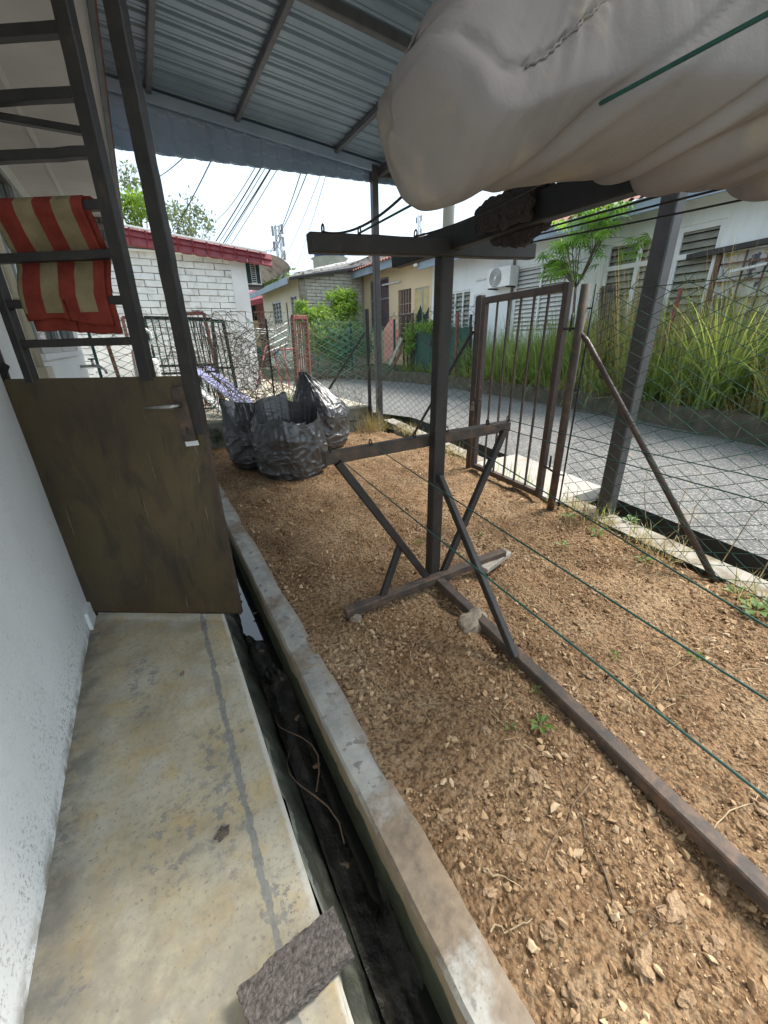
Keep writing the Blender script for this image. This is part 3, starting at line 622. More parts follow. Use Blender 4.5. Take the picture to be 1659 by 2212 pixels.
# striped towel over the grille: over the 1.815 rung, behind the next, in front of the one below
def towel_layer(s0, s1, zb, off, front):
    mb = MB()
    def f(u, v):
        s_ = s0+u*(s1-s0)+.012*(v-.5)*math.sin(u*3)+(.015*v*v if u < .5 else 0)
        z = 1.838-(1.838-zb(u))*v
        t = z
        ss = lambda q_: q_*q_*(3-2*q_)
        if v < .03: base = -.022+.044*v/.03; z = 1.838+.004*math.sin(v/.03*math.pi)
        elif t > 1.795: base = .020
        elif t > 1.685: base = .020-.040*(1.795-t)/.11
        elif t > 1.645: base = -.020
        elif t > 1.535: base = -.020+.042*(1.645-t)/.11
        else: base = .022
        n = base+off+.006*fb((u*3, v*4, off*30), 3)*min(1, v*4)+.004*math.sin(u*9+2*v)*min(1, max(0, v-.35)*2)
        return DP(s_, z+.004*fb((u*5, 2, off*9))*v, n)
    mb.grid(f, 36, 60); return mb
tw = thing('towel', 'faded red and cream striped towel hung over the rungs of the steel door', 'towel', tuple(DP(.289, 1.838)))
tw.rotation_euler = (0, 0, math.atan2(DD.y, DD.x))
def towel_part(name, mb):
    inv = world_of(tw).inverted(); me = bpy.data.meshes.new(name); me.from_pydata([tuple(inv @ Vector(p)) for p in mb.v], [], mb.f)
    me.materials.append(M['towel']); me.polygons.foreach_set('use_smooth', [True]*len(me.polygons))
    o = bpy.data.objects.new(name, me); COL.objects.link(o); o.parent = tw
    md = o.modifiers.new('thick', 'SOLIDIFY'); md.thickness = .006; md.offset = 0; return o
towel_part('front_fold', towel_layer(.262, .612, lambda u: 1.445+.012*math.sin(u*5)-.01*u, .003, True))
towel_part('back_fold', towel_layer(.275, .630, lambda u: 1.402+.008*math.sin(u*4+1), -.009, False))

# ------------------------------------------------------------------ clothes drying rack
RB = Vector((1.205, 1.60, 0))
rack = thing('drying_rack', 'welded dark steel clothesline frame with two crossbars and splayed braces on the soil', 'clothes rack', (1.205, 1.6, .05))
MB().bar((1.205, 1.60, .055), (1.215, 1.60, 1.70), .066, .06, (0, 1, 0), .1, 20, .0006).build('post', 'steel', rack)
MB().bar((.604, 1.585, 1.672), (1.717, 1.585, 1.722), .05, .062, (0, 0, 1), .1, 12, .001).build('crossbar', 'steel', rack)
MB().bar((.618, 1.655, .865), (1.748, 1.655, .885), .05, .056, (0, 0, 1), .1, 12, .001).build('crossbar', 'steel_rust', rack)
MB().bar((1.245, 2.05, 1.735), (1.19, -1.0, 1.735), .05, .085, (0, 0, 1), .08, 12, .001).build('top_beam', 'black', rack)
MB().bar((.625, 1.545, .085), (1.71, 1.545, .115), .05, .045, (0, 0, 1), .1, 12, .0015).build('base_bar', 'steel_rust', rack)
e_ = Vector(G(1659, 1935, .085)); e_ = Vector((1.205, 1.56, .085))+(e_-Vector((1.205, 1.56, .085)))*1.6; MB().bar((1.205, 1.56, .085), tuple(e_), .052, .05, (0, 0, 1), .1, 24, .0015).build('base_bar', 'steel_rust', rack)
MB().bar((.67, 1.62, .845), (1.15, 1.565, .10), .038, .03, (0, 1, 0)).build('brace', 'steel', rack)
MB().bar((1.69, 1.62, .865), (1.25, 1.565, .10), .038, .03, (0, 1, 0)).build('brace', 'steel', rack)
MB().bar((.985, 1.60, .345), (.845, 1.55, .105), .034, .028, (0, 1, 0)).build('brace', 'steel', rack)
b2 = G(1113, 1420, .105); MB().bar((1.20, 1.555, .70), tuple(b2), .036, .03, (1, 0, 0)).build('brace', 'steel', rack)
def hook(x, y, z, r=.013):
    m = MB(); m.tube([(x, y-.008, z)]+[(x+.0, y-.008+r*.9*math.sin(t)*.9, z+r*(1-math.cos(t))*1.1) for t in [k*math.pi/5 for k in range(1, 10)]]+[(x, y-.008, z)], .0032, 6); return m.build('hook', 'black', rack, True)
UPX = (.655, .80, 1.05, 1.32, 1.50, 1.57, 1.695)
for x in UPX: hook(x, 1.585, 1.70+.045*(x-.6))
LOX = (.645, .85, 1.10, 1.30, 1.58, 1.735)
for x in LOX: hook(x, 1.65, .892+.018*(x-.6))
MB().tube([(.66, 1.545, .04), (.66, 1.545, .07)], .03, 10).build('foot', 'steel_rust', rack, True)

def wire(name, a, b, r, mat, label, sag=.0, group=None, cat='wire', n=24):
    a = Vector(a); b = Vector(b); pts = [a.lerp(b, i/n)-Vector((0, 0, sag*4*(i/n)*(1-i/n))) for i in range(n+1)]
    return tag(MB().tube(pts, r, 6).build(name, mat, None, True), label, cat, group)
def lw(p0, px, py, z, ext=1.65):
    e = Vector(G(px, py, z)); p0 = Vector(p0); return p0, p0+(e-p0)*ext
lowlab = ['green clothesline wire tied to the lower crossbar tip pointing at the bin bags', 'green clothesline wire on the second hook of the lower crossbar',
          'green clothesline wire tied just left of the rack post on the lower crossbar', 'green clothesline wire tied on the lower crossbar near the gate bars', 'green clothesline wire tied at the lower crossbar end beside the gate']
for (x, (px, py)), lb in zip(((.645, (1659, 1705)), (.85, (1659, 1495)), (1.30, (1659, 1340)), (1.58, (1659, 1078)), (1.735, (1659, 1028))), lowlab):
    zz = .9+.018*(x-.6); a_, b_ = lw((x, 1.645, zz), px, py, zz-.005); wire('clothesline_wire', a_, b_, .0021, 'gwire', lb, .012, 'green wires of the drying rack')
uplab = ['black sagging wire rising from the free tip of the upper crossbar to the duvet', 'green wire running under the white duvet', 'dark wire leaving the upper crossbar beside the rack post',
         'dark clothesline wire passing under the coarse mat', 'dark upper clothesline wire running against the tree leaves', 'dark upper clothesline wire crossing the canopy post high up', 'dark clothesline wire tied at the upper crossbar end near the compressor']
for x, x2, y2, z2, mt, lb, sg in zip(UPX, (.66, .745, 1.03, 1.31, 1.40, 1.50, 1.76), (.90, -.8, .85, .80, -.8, -.8, -.8), (1.72, 1.715, 1.74, 1.75, 1.74, 1.72, 1.735), ('cable', 'gwire', 'cable', 'cable', 'cable', 'cable', 'cable'), uplab, (.05, .0, .02, .02, .012, .012, .025)):
    wire('clothesline_wire', (x, 1.583, 1.708+.045*(x-.6)), (x2, y2, z2), .0034, mt, lb, sg, 'upper wires of the drying rack')

# coarse mat draped over the top beam
mt = MB()
def matf(u, v):
    y = 1.37-.26*u; t = v*2-1
    th = t*2.2; x = 1.222+.0+.045*math.sin(max(-1.57, min(1.57, th))); z = 1.735+.062*math.cos(max(-1.57, min(1.57, th)))
    if th > 1.57: z -= (th-1.57)*.11*(0.7+.5*math.sin(u*3.1)); x += .0
    if th < -1.57: z -= (-th-1.57)*.05
    d = .014*fb((u*7, v*9, 0), 4)
    return (x+d, y+.02*fb((v*4, 2, 0)), z+d+.012*fb((u*9, 5, v*3), 3))
mt.grid(matf, 40, 40); mo = mt.build('coir_mat', 'mat', None, True); tag(mo, 'coarse dark brown fibre mat draped over the top beam of the drying rack', 'mat')
md = mo.modifiers.new('thick', 'SOLIDIFY'); md.thickness = .024; md.offset = 0

# white duvet bundled on the upper wires
duvet = thing('duvet', 'bulky stained white duvet bundled over the upper clothesline wires', 'duvet', (1.1, .75, 1.72))
OUT = [(905, 235, .66), (912, 300, .68), (922, 370, .70), (940, 425, .70), (968, 446, .70), (1010, 440, .70), (1140, 385, .70), (1250, 368, .68), (1330, 372, .66), (1445, 374, .62), (1560, 392, .57), (1659, 392, .53), (1800, 400, .48), (2100, 420, .40)]
BOT = [(float(p[0]), float(p[2])) for p in (AY(a_, b_, c_) for a_, b_, c_ in OUT)]
def interp(tab, x):
    for (x0, y0), (x1, y1) in zip(tab, tab[1:]):
        if x <= x1: return y0+(y1-y0)*(x-x0)/(x1-x0)
    return tab[-1][1]
X0, X1 = BOT[0][0], 2.3
def duv(u, v):
    x = X0+u*(X1-X0); cap = math.sqrt(max(0.0, 1-(1-min(1, u/.055))**2)); ec = math.sqrt(max(0.0, 1-max(0, (u-.9)/.1)**2)); k = max(.03, cap*ec)
    zb = interp(BOT, x); zt = zb+.17+.36*k; zc = (zb+zt)/2; th = v*2*math.pi
    cy, cz = math.cos(th), math.sin(th); ry = (.17+.04*min(1, max(0, (x-.5)/.5)))*k; rz = (zt-zb)/2
    yc = interp([(0, .74), (.75, .74), (1.05, .66), (1.4, .56), (3, .46)], x)
    e = .85
    y = yc+math.copysign(abs(cy)**e, cy)*ry; z = zc+math.copysign(abs(cz)**e, cz)*rz
    y += .50*max(0, z-zb-.10); xs = x+.85*max(0, z-zb-.07)*max(0, 1-u*3)
    nrm = Vector((0, cy, cz)); g_ = x*.80-z*1.0
    f = .022*fb((x*2.4, y*2.0, z*2.2), 3)
    for ph, am, wd in ((-.93, .014, .014), (-.80, .018, .022), (-1.10, .012, .014), (-.58, .024, .026), (-.36, .024, .035), (-.69, .010, .010)):
        q_ = g_-ph+.07*fb((x*2.2, z*2.2, ph*9), 2); f -= am*math.exp(-(q_/wd)**2)-am*.6*math.exp(-((q_-wd*2.2)/(wd*1.3))**2)
    f += .0025*fb((x*7, y*7, z*7), 2)
    f *= min(1, k+.1)
    sz_ = zb+.115+.42*(x-X0)
    if y < yc+.05: f -= .014*math.exp(-((z-sz_)/.012)**2)+(.0045*math.sin(x*95+3*fb((x*9, 1, 1), 2))+.003*math.sin(x*171+1))*math.exp(-abs(z-sz_+.01)/.05)
    return (xs+.010*fb((cy, cz, u*3), 2), y+nrm.y*f, z+nrm.z*f)
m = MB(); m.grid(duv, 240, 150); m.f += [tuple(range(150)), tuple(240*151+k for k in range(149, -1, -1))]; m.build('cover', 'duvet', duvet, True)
def on_front(u, dz):
    best = None
    for k in range(241):
        p = duv(u, k/240); zt_ = interp(BOT, X0+u*(X1-X0))+dz
        if math.cos(k/240*2*math.pi) < .1 and (best is None or abs(p[2]-zt_) < abs(best[2]-zt_)): best = p
    return (best[0], best[1]-.004, best[2])
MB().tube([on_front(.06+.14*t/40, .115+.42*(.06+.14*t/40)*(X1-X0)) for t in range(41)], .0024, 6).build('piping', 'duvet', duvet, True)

# ------------------------------------------------------------------ chain link fences
def chainlink(P0, P1, z0, z1, mat, cw=.085, chh=.08, r=.0017, amp=.006, parent=None, top=True, n=3):
    P0 = Vector(P0); P1 = Vector(P1); L_ = (P1-P0).length; d = (P1-P0)/L_; nn = Vector((d.y, -d.x, 0)); nw = int(L_/cw); segs = []
    nz = int((z1-z0)/(chh/2)); V0 = []; V1 = []
    def wp(k, i):
        s_ = (k+.5*((-1)**(i+k)))*cw+cw*.5; z = z0+i*chh/2
        s2 = s_+amp*2.2*noise.noise(Vector((s_*2.3, z*2.3, P0.x)))+amp*random.uniform(-.6, .6); z2 = z+amp*2.2*noise.noise(Vector((s_*2.1, z*2.1, 5+P0.y)))
        b = amp*6*noise.noise(Vector((s_*1.1, z*1.3, 9)))
        return P0+d*s2+nn*(b+.002*((-1)**(i+k)))+Vector((0, 0, z2))
    for k in range(nw):
        pts_ = [wp(k, i) for i in range(nz+1)]
        if top: pts_.append(pts_[-1]+Vector((0, 0, .03))+d*random.uniform(-.03, .03))
        V0 += pts_[:-1]; V1 += pts_[1:]
    A = np.array(V0); B = np.array(V1); T = B-A; T /= np.linalg.norm(T, axis=1)[:, None]
    n1 = np.array(nn)[None]-T*(T@np.array(nn))[:, None]; n1 /= np.linalg.norm(n1, axis=1)[:, None]; n2 = np.cross(T, n1)
    ring = [np.cos(2*np.pi*j/n)*n1+np.sin(2*np.pi*j/n)*n2 for j in range(n)]
    VV = np.stack([A+q*r for q in ring]+[B+q*r for q in ring], 1).reshape(-1, 3)
    fc = np.array([(j, (j+1) % n, n+(j+1) % n, n+j) for j in range(n)]); FF = (fc[None]+(np.arange(len(A))*2*n)[:, None, None]).reshape(-1, 4)
    o = obj('chain_link_mesh', np_mesh('chain_link_mesh', VV, FF), mat, parent, False, 'stuff'); return o
def line_wires(parent, P0, P1, zs, mat='mesh', r=.0022):
    for z in zs:
        P0v = Vector(P0)+Vector((0, 0, z)); P1v = Vector(P1)+Vector((0, 0, z))
        MB().tube([P0v.lerp(P1v, i/12)+Vector((0, 0, .008*math.sin(i*1.7))) for i in range(13)], r, 5).build('line_wire', mat, parent, True)

fA = thing('chain_link_fence', 'green chain-link fence between the gate pipe post and the roadside edge with a slanted brace', 'fence', (2.6, 1, .05))
a0 = (fence_x(1.88), 1.88, 0); a1 = (fence_x(-1.0), -1.0, 0)
chainlink(a0, a1, .09, 1.63, 'mesh', parent=fA, r=.0021); line_wires(fA, a0, a1, (.12, .85, 1.60))
MB().tube([(2.655, 1.955, .0), (2.655, 1.955, 1.665)], .030, 14).build('pipe_post', 'steel_rust', fA, True)
MB().tube([(2.68, 1.905, .06), (2.685, 1.90, 1.66)], .007, 6).build('tension_bar', 'black', fA, True)
bf = G(1548, 1262, .03); MB().tube([(2.66, 1.93, 1.36), (2.655, 1.88, 1.32), tuple(bf)], [.013, .019, .019], 10).build('brace', 'gate', fA, True)
for z in (.35, 1.0, 1.52): MB().tube([(2.655, 1.955, z), (2.69, 1.90, z)], .006, 6).build('clamp', 'black', fA)
fB = thing('chain_link_fence', 'green chain-link fence from the locked gate post to the canopy corner post', 'fence', (2.9, 4.5, .05))
b0 = (2.86, 3.26, 0); b1 = (3.03, 5.72, 0)
chainlink(b0, b1, .09, 1.66, 'mesh', parent=fB, r=.0021); line_wires(fB, b0, b1, (.12, .85, 1.63))
MB().tube([(2.86, 3.24, .0), (2.86, 3.24, 1.70)], .009, 6).build('tension_bar', 'black', fB, True)
p1 = AY(1022, 715, 3.25); p2 = G(888, 948, .03); MB().tube([tuple(p1), tuple(p2)], .017, 8).build('brace', 'steel', fB, True)

gate = thing('gate', 'brown steel bar gate closing the fence onto the road', 'gate', (2.82, 2.7, .05))
gl, gr = Vector((2.845, 3.13, 0)), Vector((2.735, 2.13, 0)); gd = (gr-gl).normalized(); gn = Vector((gd.y, -gd.x, 0)); gL = (gr-gl).length
def GP(s_, z): return gl+gd*s_+Vector((0, 0, z))
MB().bar(GP(.025, .08), GP(.025, 1.69), .05, .05, gn, .08).build('frame_stile', 'gate', gate)
MB().bar(GP(gL-.025, .08), GP(gL-.025, 1.70), .05, .05, gn, .08).build('frame_stile', 'gate', gate)
MB().bar(GP(.052, 1.665), GP(gL-.052, 1.673), .05, .052, (0, 0, 1), .08).build('frame_rail', 'gate', gate)
MB().bar(GP(.052, .105), GP(gL-.052, .105), .05, .05, (0, 0, 1), .08).build('frame_rail', 'gate', gate)
for k in range(5):
    s_ = .05+(gL-.10)*(k+1)/6; MB().bar(GP(s_, .132), GP(s_, 1.642), .016, .016, gn, .1).build('gate_bar', 'steel_rust', gate)
MB().bar((2.865, 3.195, -.1), (2.865, 3.195, 1.715), .055, .055, (0, 1, 0), .08).build('gate_post', 'gate', gate)
for z in (.36, 1.40):
    m = MB(); m.tube([GP(gL-.01, z), (2.66, 1.975, z)], .009, 6); m.tube([GP(gL+.05, z-.02), GP(gL+.05, z+.10)], .009, 6); m.build('hinge', 'black', gate, True)
MB().tube([GP(-.06, .78), GP(.06, .78)], .010, 6).build('latch', 'steel', gate, True)
pk = thing('padlock', 'small grey padlock hanging on the gate latch', 'padlock', tuple(GP(-.01, .70)))
q = GP(-.01, .70)-Vector((.045, 0, 0))
MB().box(q, (.018, .04, .045)).build('lock_body', 'brass', pk)
MB().tube([q+Vector((0, -.012, .02)), q+Vector((0, -.012, .055)), q+Vector((0, 0, .068)), q+Vector((0, .012, .055)), q+Vector((0, .012, .02))], .004, 6).build('shackle', 'chrome', pk, True)

# boundary wall of blocks with fence at the far end of the yard
bw = thing('block_wall', 'low mossy concrete block wall under the far boundary fence behind the bin bags', 'wall', (1.3, 5.8, 0))
MB().bb(-.55, 3.04, 5.765, 5.86, -.05, .385).build('wall_core', 'block', bw)
blk = [brick_mesh(.385, .182, .06, 50+k, .006).mesh('block') for k in range(5)]
for me in blk: me.materials.append(M['block'])
for r_ in range(2):
    x = -.53+(.195 if r_ else 0)
    while x+.39 < 3.06:
        b = bpy.data.objects.new('block', random.choice(blk)); COL.objects.link(b); b.location = (x+.195, 5.755+random.uniform(-.008, .006), .10+r_*.192); b.parent = bw; b.matrix_parent_inverse = pinv(bw); x += .39
fC = thing('boundary_fence', 'pale green chain-link boundary fence above the low block wall tangled with dead vines', 'fence', (1.3, 5.8, .38))
c0, c1 = (-.5, 5.81, 0), (3.0, 5.81, 0)
chainlink(c0, c1, .40, 1.63, 'mesh2', parent=fC, r=.0032, amp=.012, cw=.09, chh=.09); line_wires(fC, c0, c1, (.42, 1.60), 'mesh2')
MB().bar((2.985, 5.74, -.05), (2.985, 5.74, 1.77), .045, .045, (0, 1, 0)).build('fence_post', 'black', fC)
MB().bar((1.50, 5.80, .1), (1.52, 5.80, 1.64), .022, .022, (0, 1, 0)).build('fence_post', 'black', fC)
MB().bar((-.45, 5.80, .1), (-.45, 5.80, 1.64), .03, .03, (0, 1, 0)).build('fence_post', 'gwire', fC)
a_ = AY(788, 718, 5.74); b_ = AY(703, 853, 5.76); MB().bar(tuple(a_), tuple(b_), .03, .02, (0, 1, 0)).build('brace', 'steel', fC)
# dead vine tangle
vm = MB(); rr = random.Random(3)
for k in range(330):
    x = rr.gauss(1.2, .48); z = rr.uniform(.45, 1.55); y = 5.80+rr.uniform(-.05, .05); p = Vector((x, y, z)); d = Vector((rr.uniform(-1, 1), rr.uniform(-.12, .12), rr.uniform(-.8, .8))).normalized()
    pts_ = [p]
    for j in range(rr.randint(6, 12)):
        d = (d+Vector((rr.gauss(0, .35), rr.gauss(0, .06), rr.gauss(-.02, .35)))).normalized(); p = p+d*.075; p.y = max(5.72, min(5.9, p.y)); p.z = max(.40, min(1.72, p.z)); pts_.append(p.copy())
    vm.tube(pts_, rr.choice((.0022, .003, .0045)), 3, False)
for k in range(60):
    x = rr.uniform(2.3, 3.05); p = Vector((x, 5.80+rr.uniform(-.08, .02), .05+rr.uniform(0, .4))); d = Vector((rr.gauss(0, .3), rr.gauss(0, .1), 1)).normalized(); pts_ = [p]
    for j in range(rr.randint(5, 11)): d = (d+Vector((rr.gauss(0, .22), rr.gauss(0, .05), rr.gauss(0, .12)))).normalized(); p = p+d*.09; pts_.append(p.copy())
    vm.tube(pts_, rr.choice((.0018, .0025)), 3, False)
o = vm.build('dead_vines', 'vine', None, False, 'stuff'); o['label'] = 'tangle of dry brown vines on the far boundary fence'; o['category'] = 'vines'

# ------------------------------------------------------------------ bin bags
def bag(name_label, base, rx, ry, h, kind, seed, rot=0):
    nt, nv = 200, 150; mb = MB(); sd_ = seed*13.7
    def prof(v):
        tab = {'open': [(0, .55), (.04, .80), (.15, .93), (.40, 1.0), (.65, .99), (.82, .93), (.93, .88), (1.0, .86)],
               'flat': [(0, .62), (.05, .86), (.2, .97), (.5, 1.0), (.8, .97), (1, .95)],
               'peak': [(0, .6), (.05, .85), (.2, .98), (.45, 1.0), (.62, .85), (.78, .52), (.9, .22), (1, .05)]}[kind]
        return interp(tab, v)
    def f(u, v):
        th = u*2*math.pi; c, s_ = math.cos(th), math.sin(th); k = prof(v); x, y, z = c*rx*k, s_*ry*k, h*v
        if kind == 'flat':
            fl = max(0, (v-.55)/.45); y *= (1-.88*fl**1.2); z += h*.07*fl*(abs(c)**3)-h*.05*fl*(1-abs(c)); x *= 1+.03*fl
        if kind == 'peak':
            fl = max(0, (v-.5)/.5); x -= rx*.50*fl**1.1; y += ry*.1*fl; z *= 1.0
        if kind == 'open': z += h*(.15*s_+.05*math.sin(3*th+1)+.03*math.sin(5*th)-.02)*max(0, (v-.6)/.4)
        wx = .5*fb((c*1.5+sd_, s_*1.5, z*2), 2); rg = lambda n_: max(0.0, 1-2.6*abs(n_))**2
        w = fb((c*1.3+sd_, s_*1.3, z*2.4), 3)
        t_ = min(1, max(0, (v-.4)/.4)); lowr = rg(fb((c*1.7+sd_+wx, s_*1.7+wx, z*7.5), 2)); uppr = rg(fb((c*3.4+sd_+wx, s_*3.4, z*1.3), 2))
        fine = rg(fb((c*3.8+sd_, s_*3.8+wx, z*9+2*wx), 2))
        d = (.05*w+.017*((1-t_)*lowr+t_*uppr)+.007*fine)*min(1, .25+v*8)
        if kind == 'open': d *= 1-.6*max(0, (v-.8)/.2)
        return (x+c*d, y+s_*d, max(.0, z))
    mb.grid(f, nt, nv)
    root = thing('bin_bag', name_label, 'bin bag', (base[0], base[1], base[2]), 'full black bin bags by the boundary wall')
    me = mb.mesh('liner'); o = obj('liner', me, 'bag', None, True); o.parent = root; o.rotation_euler.z = rot
    if kind == 'open':
        m2 = MB(); m2.grid(lambda u, v: (lambda p: (p[0]*(1-.15*v)*.985, p[1]*(1-.15*v)*.985, p[2]-v*.30))(f(u, 1.0)), nt, 12)
        i_ = obj('inner_lining', m2.mesh('inner_lining'), 'bag', None, True); i_.parent = root; i_.rotation_euler.z = rot
        fl = blob((rx*.70, ry*.70, .12), 5, .5, 4, 3.0); c_ = obj('rubbish', fl, 'bag', None, True); c_.parent = root; c_.location = (.03, .0, h*.60)
    return root
bag('round black bin bag with its mouth open, standing in front of two other bags', (1.16, 4.06, .035), .36, .34, .70, 'open', 1)
bag('squat black bin bag with a flat eared top beside the steel door', (.98, 4.66, .035), .36, .30, .74, 'flat', 2, .15)
bag('black bin bag with a twisted pointed top leaning against the block wall', (1.88, 5.0, .035), .36, .33, .97, 'peak', 3)

# ------------------------------------------------------------------ bricks, stones and litter on the ground
cb = brick_mesh(.262, .072, .125, 3, .004); me = MB()
import bmesh
bm = bmesh.new(); bmesh.ops.create_cube(bm, size=1); bmesh.ops.subdivide_edges(bm, edges=bm.edges[:], cuts=34, use_grid_fill=True)
for v in bm.verts:
    p = v.co; q = Vector((p.x*.232, p.y*.100, p.z*.066)); e = Vector((max(0, abs(p.x)-.42), max(0, abs(p.y)-.36), max(0, abs(p.z)-.3)))
    q -= Vector((math.copysign(e.x*.012, p.x), math.copysign(e.y*.02, p.y), math.copysign(e.z*.02, p.z)))*2*e.length*3
    n_ = q.normalized(); v.co = q+n_*(.006*fb(q*22, 4)+.0045*fb(q*110, 2)-.004*max(0, noise.noise(q*170)))
mm = bpy.data.meshes.new('cement_brick'); bm.to_mesh(mm); bm.free()
o = obj('cement_brick', mm, 'cblock', None, False); o.location = (.012, .470, .038); o.rotation_euler = (0, .0, math.radians(5)); tag(o, 'coarse dark grey cement brick lying across the walkway edge by the drain', 'brick')
def stone(name, loc, size, seed, mat, label, cat='stone', group=None, rot=0, amp=.28, sub=3):
    o = obj(name, blob(size, seed, amp, sub), mat, None, False); o.location = loc; o.rotation_euler.z = rot; return tag(o, label, cat, group)
stone('concrete_lump', (1.13, 1.17, .075), (.10, .06, .05), 2, 'conc_lump', 'broken lump of concrete propped under the long base bar of the drying rack', 'stone', None, .4)
stone('stone', (.665, 1.515, .05), (.03, .025, .025), 9, 'conc_lump', 'small stone under the rusty base bar end of the rack', 'stone')
o = MB().bar((1.50, 1.50, .082), (1.77, 1.575, .086), .07, .035, (0, 0, 1), .15, 6, .002).build('timber_offcut', 'timber'); tag(o, 'grey weathered timber offcut under the end of the rack base bar', 'timber')
lab = {0: 'fist-sized tan stone lying loose on the clay soil'}
spots = [(1450, 1960, .055), (1150, 1690, .04), (1270, 1450, .04), (1385, 2085, .05), (850, 1640, .026), (905, 1555, .025), (1045, 1590, .03), (870, 1570, .022), (1020, 1635, .026), (960, 1770, .03), (1600, 1625, .03), (1640, 1745, .035),
         (1100, 1810, .03), (1210, 1870, .028), (1300, 1770, .022), (1560, 1905, .03), (1240, 2150, .03), (1480, 2160, .03), (1590, 1500, .022), (770, 1490, .02), (620, 1275, .022), (650, 1195, .025), (560, 1160, .02), (720, 1260, .02), (1370, 1390, .028),
         (700, 1130, .02), (860, 1105, .02), (990, 1400, .02), (1330, 1970, .03), (1540, 2040, .035), (1180, 2020, .028), (1060, 1930, .024)]
for k, (px, py, r_) in enumerate(spots):
    g_ = G(px, py, .05); r2 = r_*.62
    if k < 4: lb = ['large tan rock half sunk in loose soil near the kerb end', 'tan rock on the soil mound between kerb and rack bar', 'flat pale stone beyond the rack base bar brace', 'rough brown rock on soil below the rack base bar'][k]; gp = None
    else: lb = 'small tan stone lying loose on the clay soil'; gp = 'small loose stones on the soil'
    stone('stone', (g_[0], g_[1], soil_z(g_[0], g_[1])+r2*.1), (r2*1.15, r2*.8, r2*.62), k+30, 'dirt_stone', lb, 'stone', gp, k*1.3, .75, 3)
# gravel
def soil_pts(n, ymin, ymax, bias=1.0):
    x = RNG.uniform(.43, 2.95, n*2); y = ymin+(ymax-ymin)*RNG.random(n*2)**bias; lim_ = 2.60+.16*(y-.6); k = x < lim_
    return x[k][:n], y[k][:n]
ga = soil_pts(46000, -.25, 2.3, 1.15); gb = soil_pts(15000, 2.2, 5.6, 1.0); gx = np.concatenate([ga[0], gb[0]]); gy = np.concatenate([ga[1], gb[1]])
clump = np.array([noise.noise(Vector((a_*2.2, b_*2.2, 3)))+.5*noise.noise(Vector((a_*7, b_*7, 1))) for a_, b_ in zip(gx, gy)]); k = clump+RNG.normal(0, .22, len(gx)) > -.10; gx, gy, clump = gx[k], gy[k], clump[k]
sz = .0024+.0026*RNG.pareto(2.2, len(gx))*(1+.7*np.clip(clump, -.6, 1)); sz = np.clip(sz, .0022, .0145); sz = np.where(gy > 2.2, sz*1.15, sz)
gz = np.array([soil_z(a_, b_) for a_, b_ in zip(gx, gy)])+sz*.25
bases = [(ICO_V+RNG.normal(0, .22, (12, 3)))*(1+RNG.uniform(-.42, .35, (12, 1)))*np.array([1, RNG.uniform(.55, .95), RNG.uniform(.4, .75)]) for _ in range(24)]
Vv, Ff = scatter(bases, ICO_F, np.stack([gx, gy, gz], 1), np.repeat(sz[:, None], 3, 1)*RNG.uniform(.75, 1.25, (len(sz), 3)), randrot(len(sz)))
o = obj('gravel', np_mesh('gravel', Vv, Ff), 'pebble', None, False, 'stuff'); o['label'] = 'loose tan gravel and clods scattered over the clay soil'; o['category'] = 'gravel'
# dry straw and clippings
def blades(P, H, W, lean, curl, seg=3, az=None, droop=1.0):
    """flat tapered blades; P (n,3) roots, H length, lean/curl angles"""
    n = len(P); az = RNG.uniform(0, 2*np.pi, n) if az is None else az; dx, dy = np.cos(az), np.sin(az); sx, sy = -dy, dx
    pos = P.copy(); ang = lean.copy(); rows = []
    for i in range(seg+1):
        w = W*(1-(i/seg)**1.6)*.5+W*.03; rows.append(np.stack([pos[:, 0]-sx*w, pos[:, 1]-sy*w, pos[:, 2]], 1)); rows.append(np.stack([pos[:, 0]+sx*w, pos[:, 1]+sy*w, pos[:, 2]], 1))
        st = H/seg; pos = pos+np.stack([dx*np.sin(ang)*st, dy*np.sin(ang)*st, np.cos(ang)*st], 1); ang = ang+curl/seg
    V_ = np.stack(rows, 1).reshape(-1, 3); m_ = 2*(seg+1); f1 = np.array([(2*i, 2*i+1, 2*i+3, 2*i+2) for i in range(seg)])
    return V_, (f1[None]+(np.arange(n)*m_)[:, None, None]).reshape(-1, 4)
def merge(parts):
    V_ = []; F_ = []; o_ = 0
    for v, f in parts: V_.append(v); F_.append(f+o_); o_ += len(v)
    return np.concatenate(V_), np.concatenate(F_)
sx_, sy_ = soil_pts(5200, .3, 5.5, .75)
k = np.array([noise.noise(Vector((a_*1.4, b_*1.4, 8))) for a_, b_ in zip(sx_, sy_)])+.28*np.clip(sx_-1.6, 0, 1)+.06*np.clip(sy_-1.2, 0, 2)+RNG.normal(0, .12, len(sx_)) > .05; sx_, sy_ = sx_[k], sy_[k]
n = len(sx_); P0 = np.stack([sx_, sy_, np.array([soil_z(a_, b_) for a_, b_ in zip(sx_, sy_)])+.008], 1)
o = obj('straw', np_mesh('straw', *blades(P0, RNG.uniform(.03, .13, n), RNG.uniform(.001, .0028, n), RNG.normal(1.5, .10, n), RNG.normal(.1, .25, n), 3)), 'straw', None, False, 'stuff'); o['label'] = 'dry straw clippings strewn over the soil'; o['category'] = 'straw'
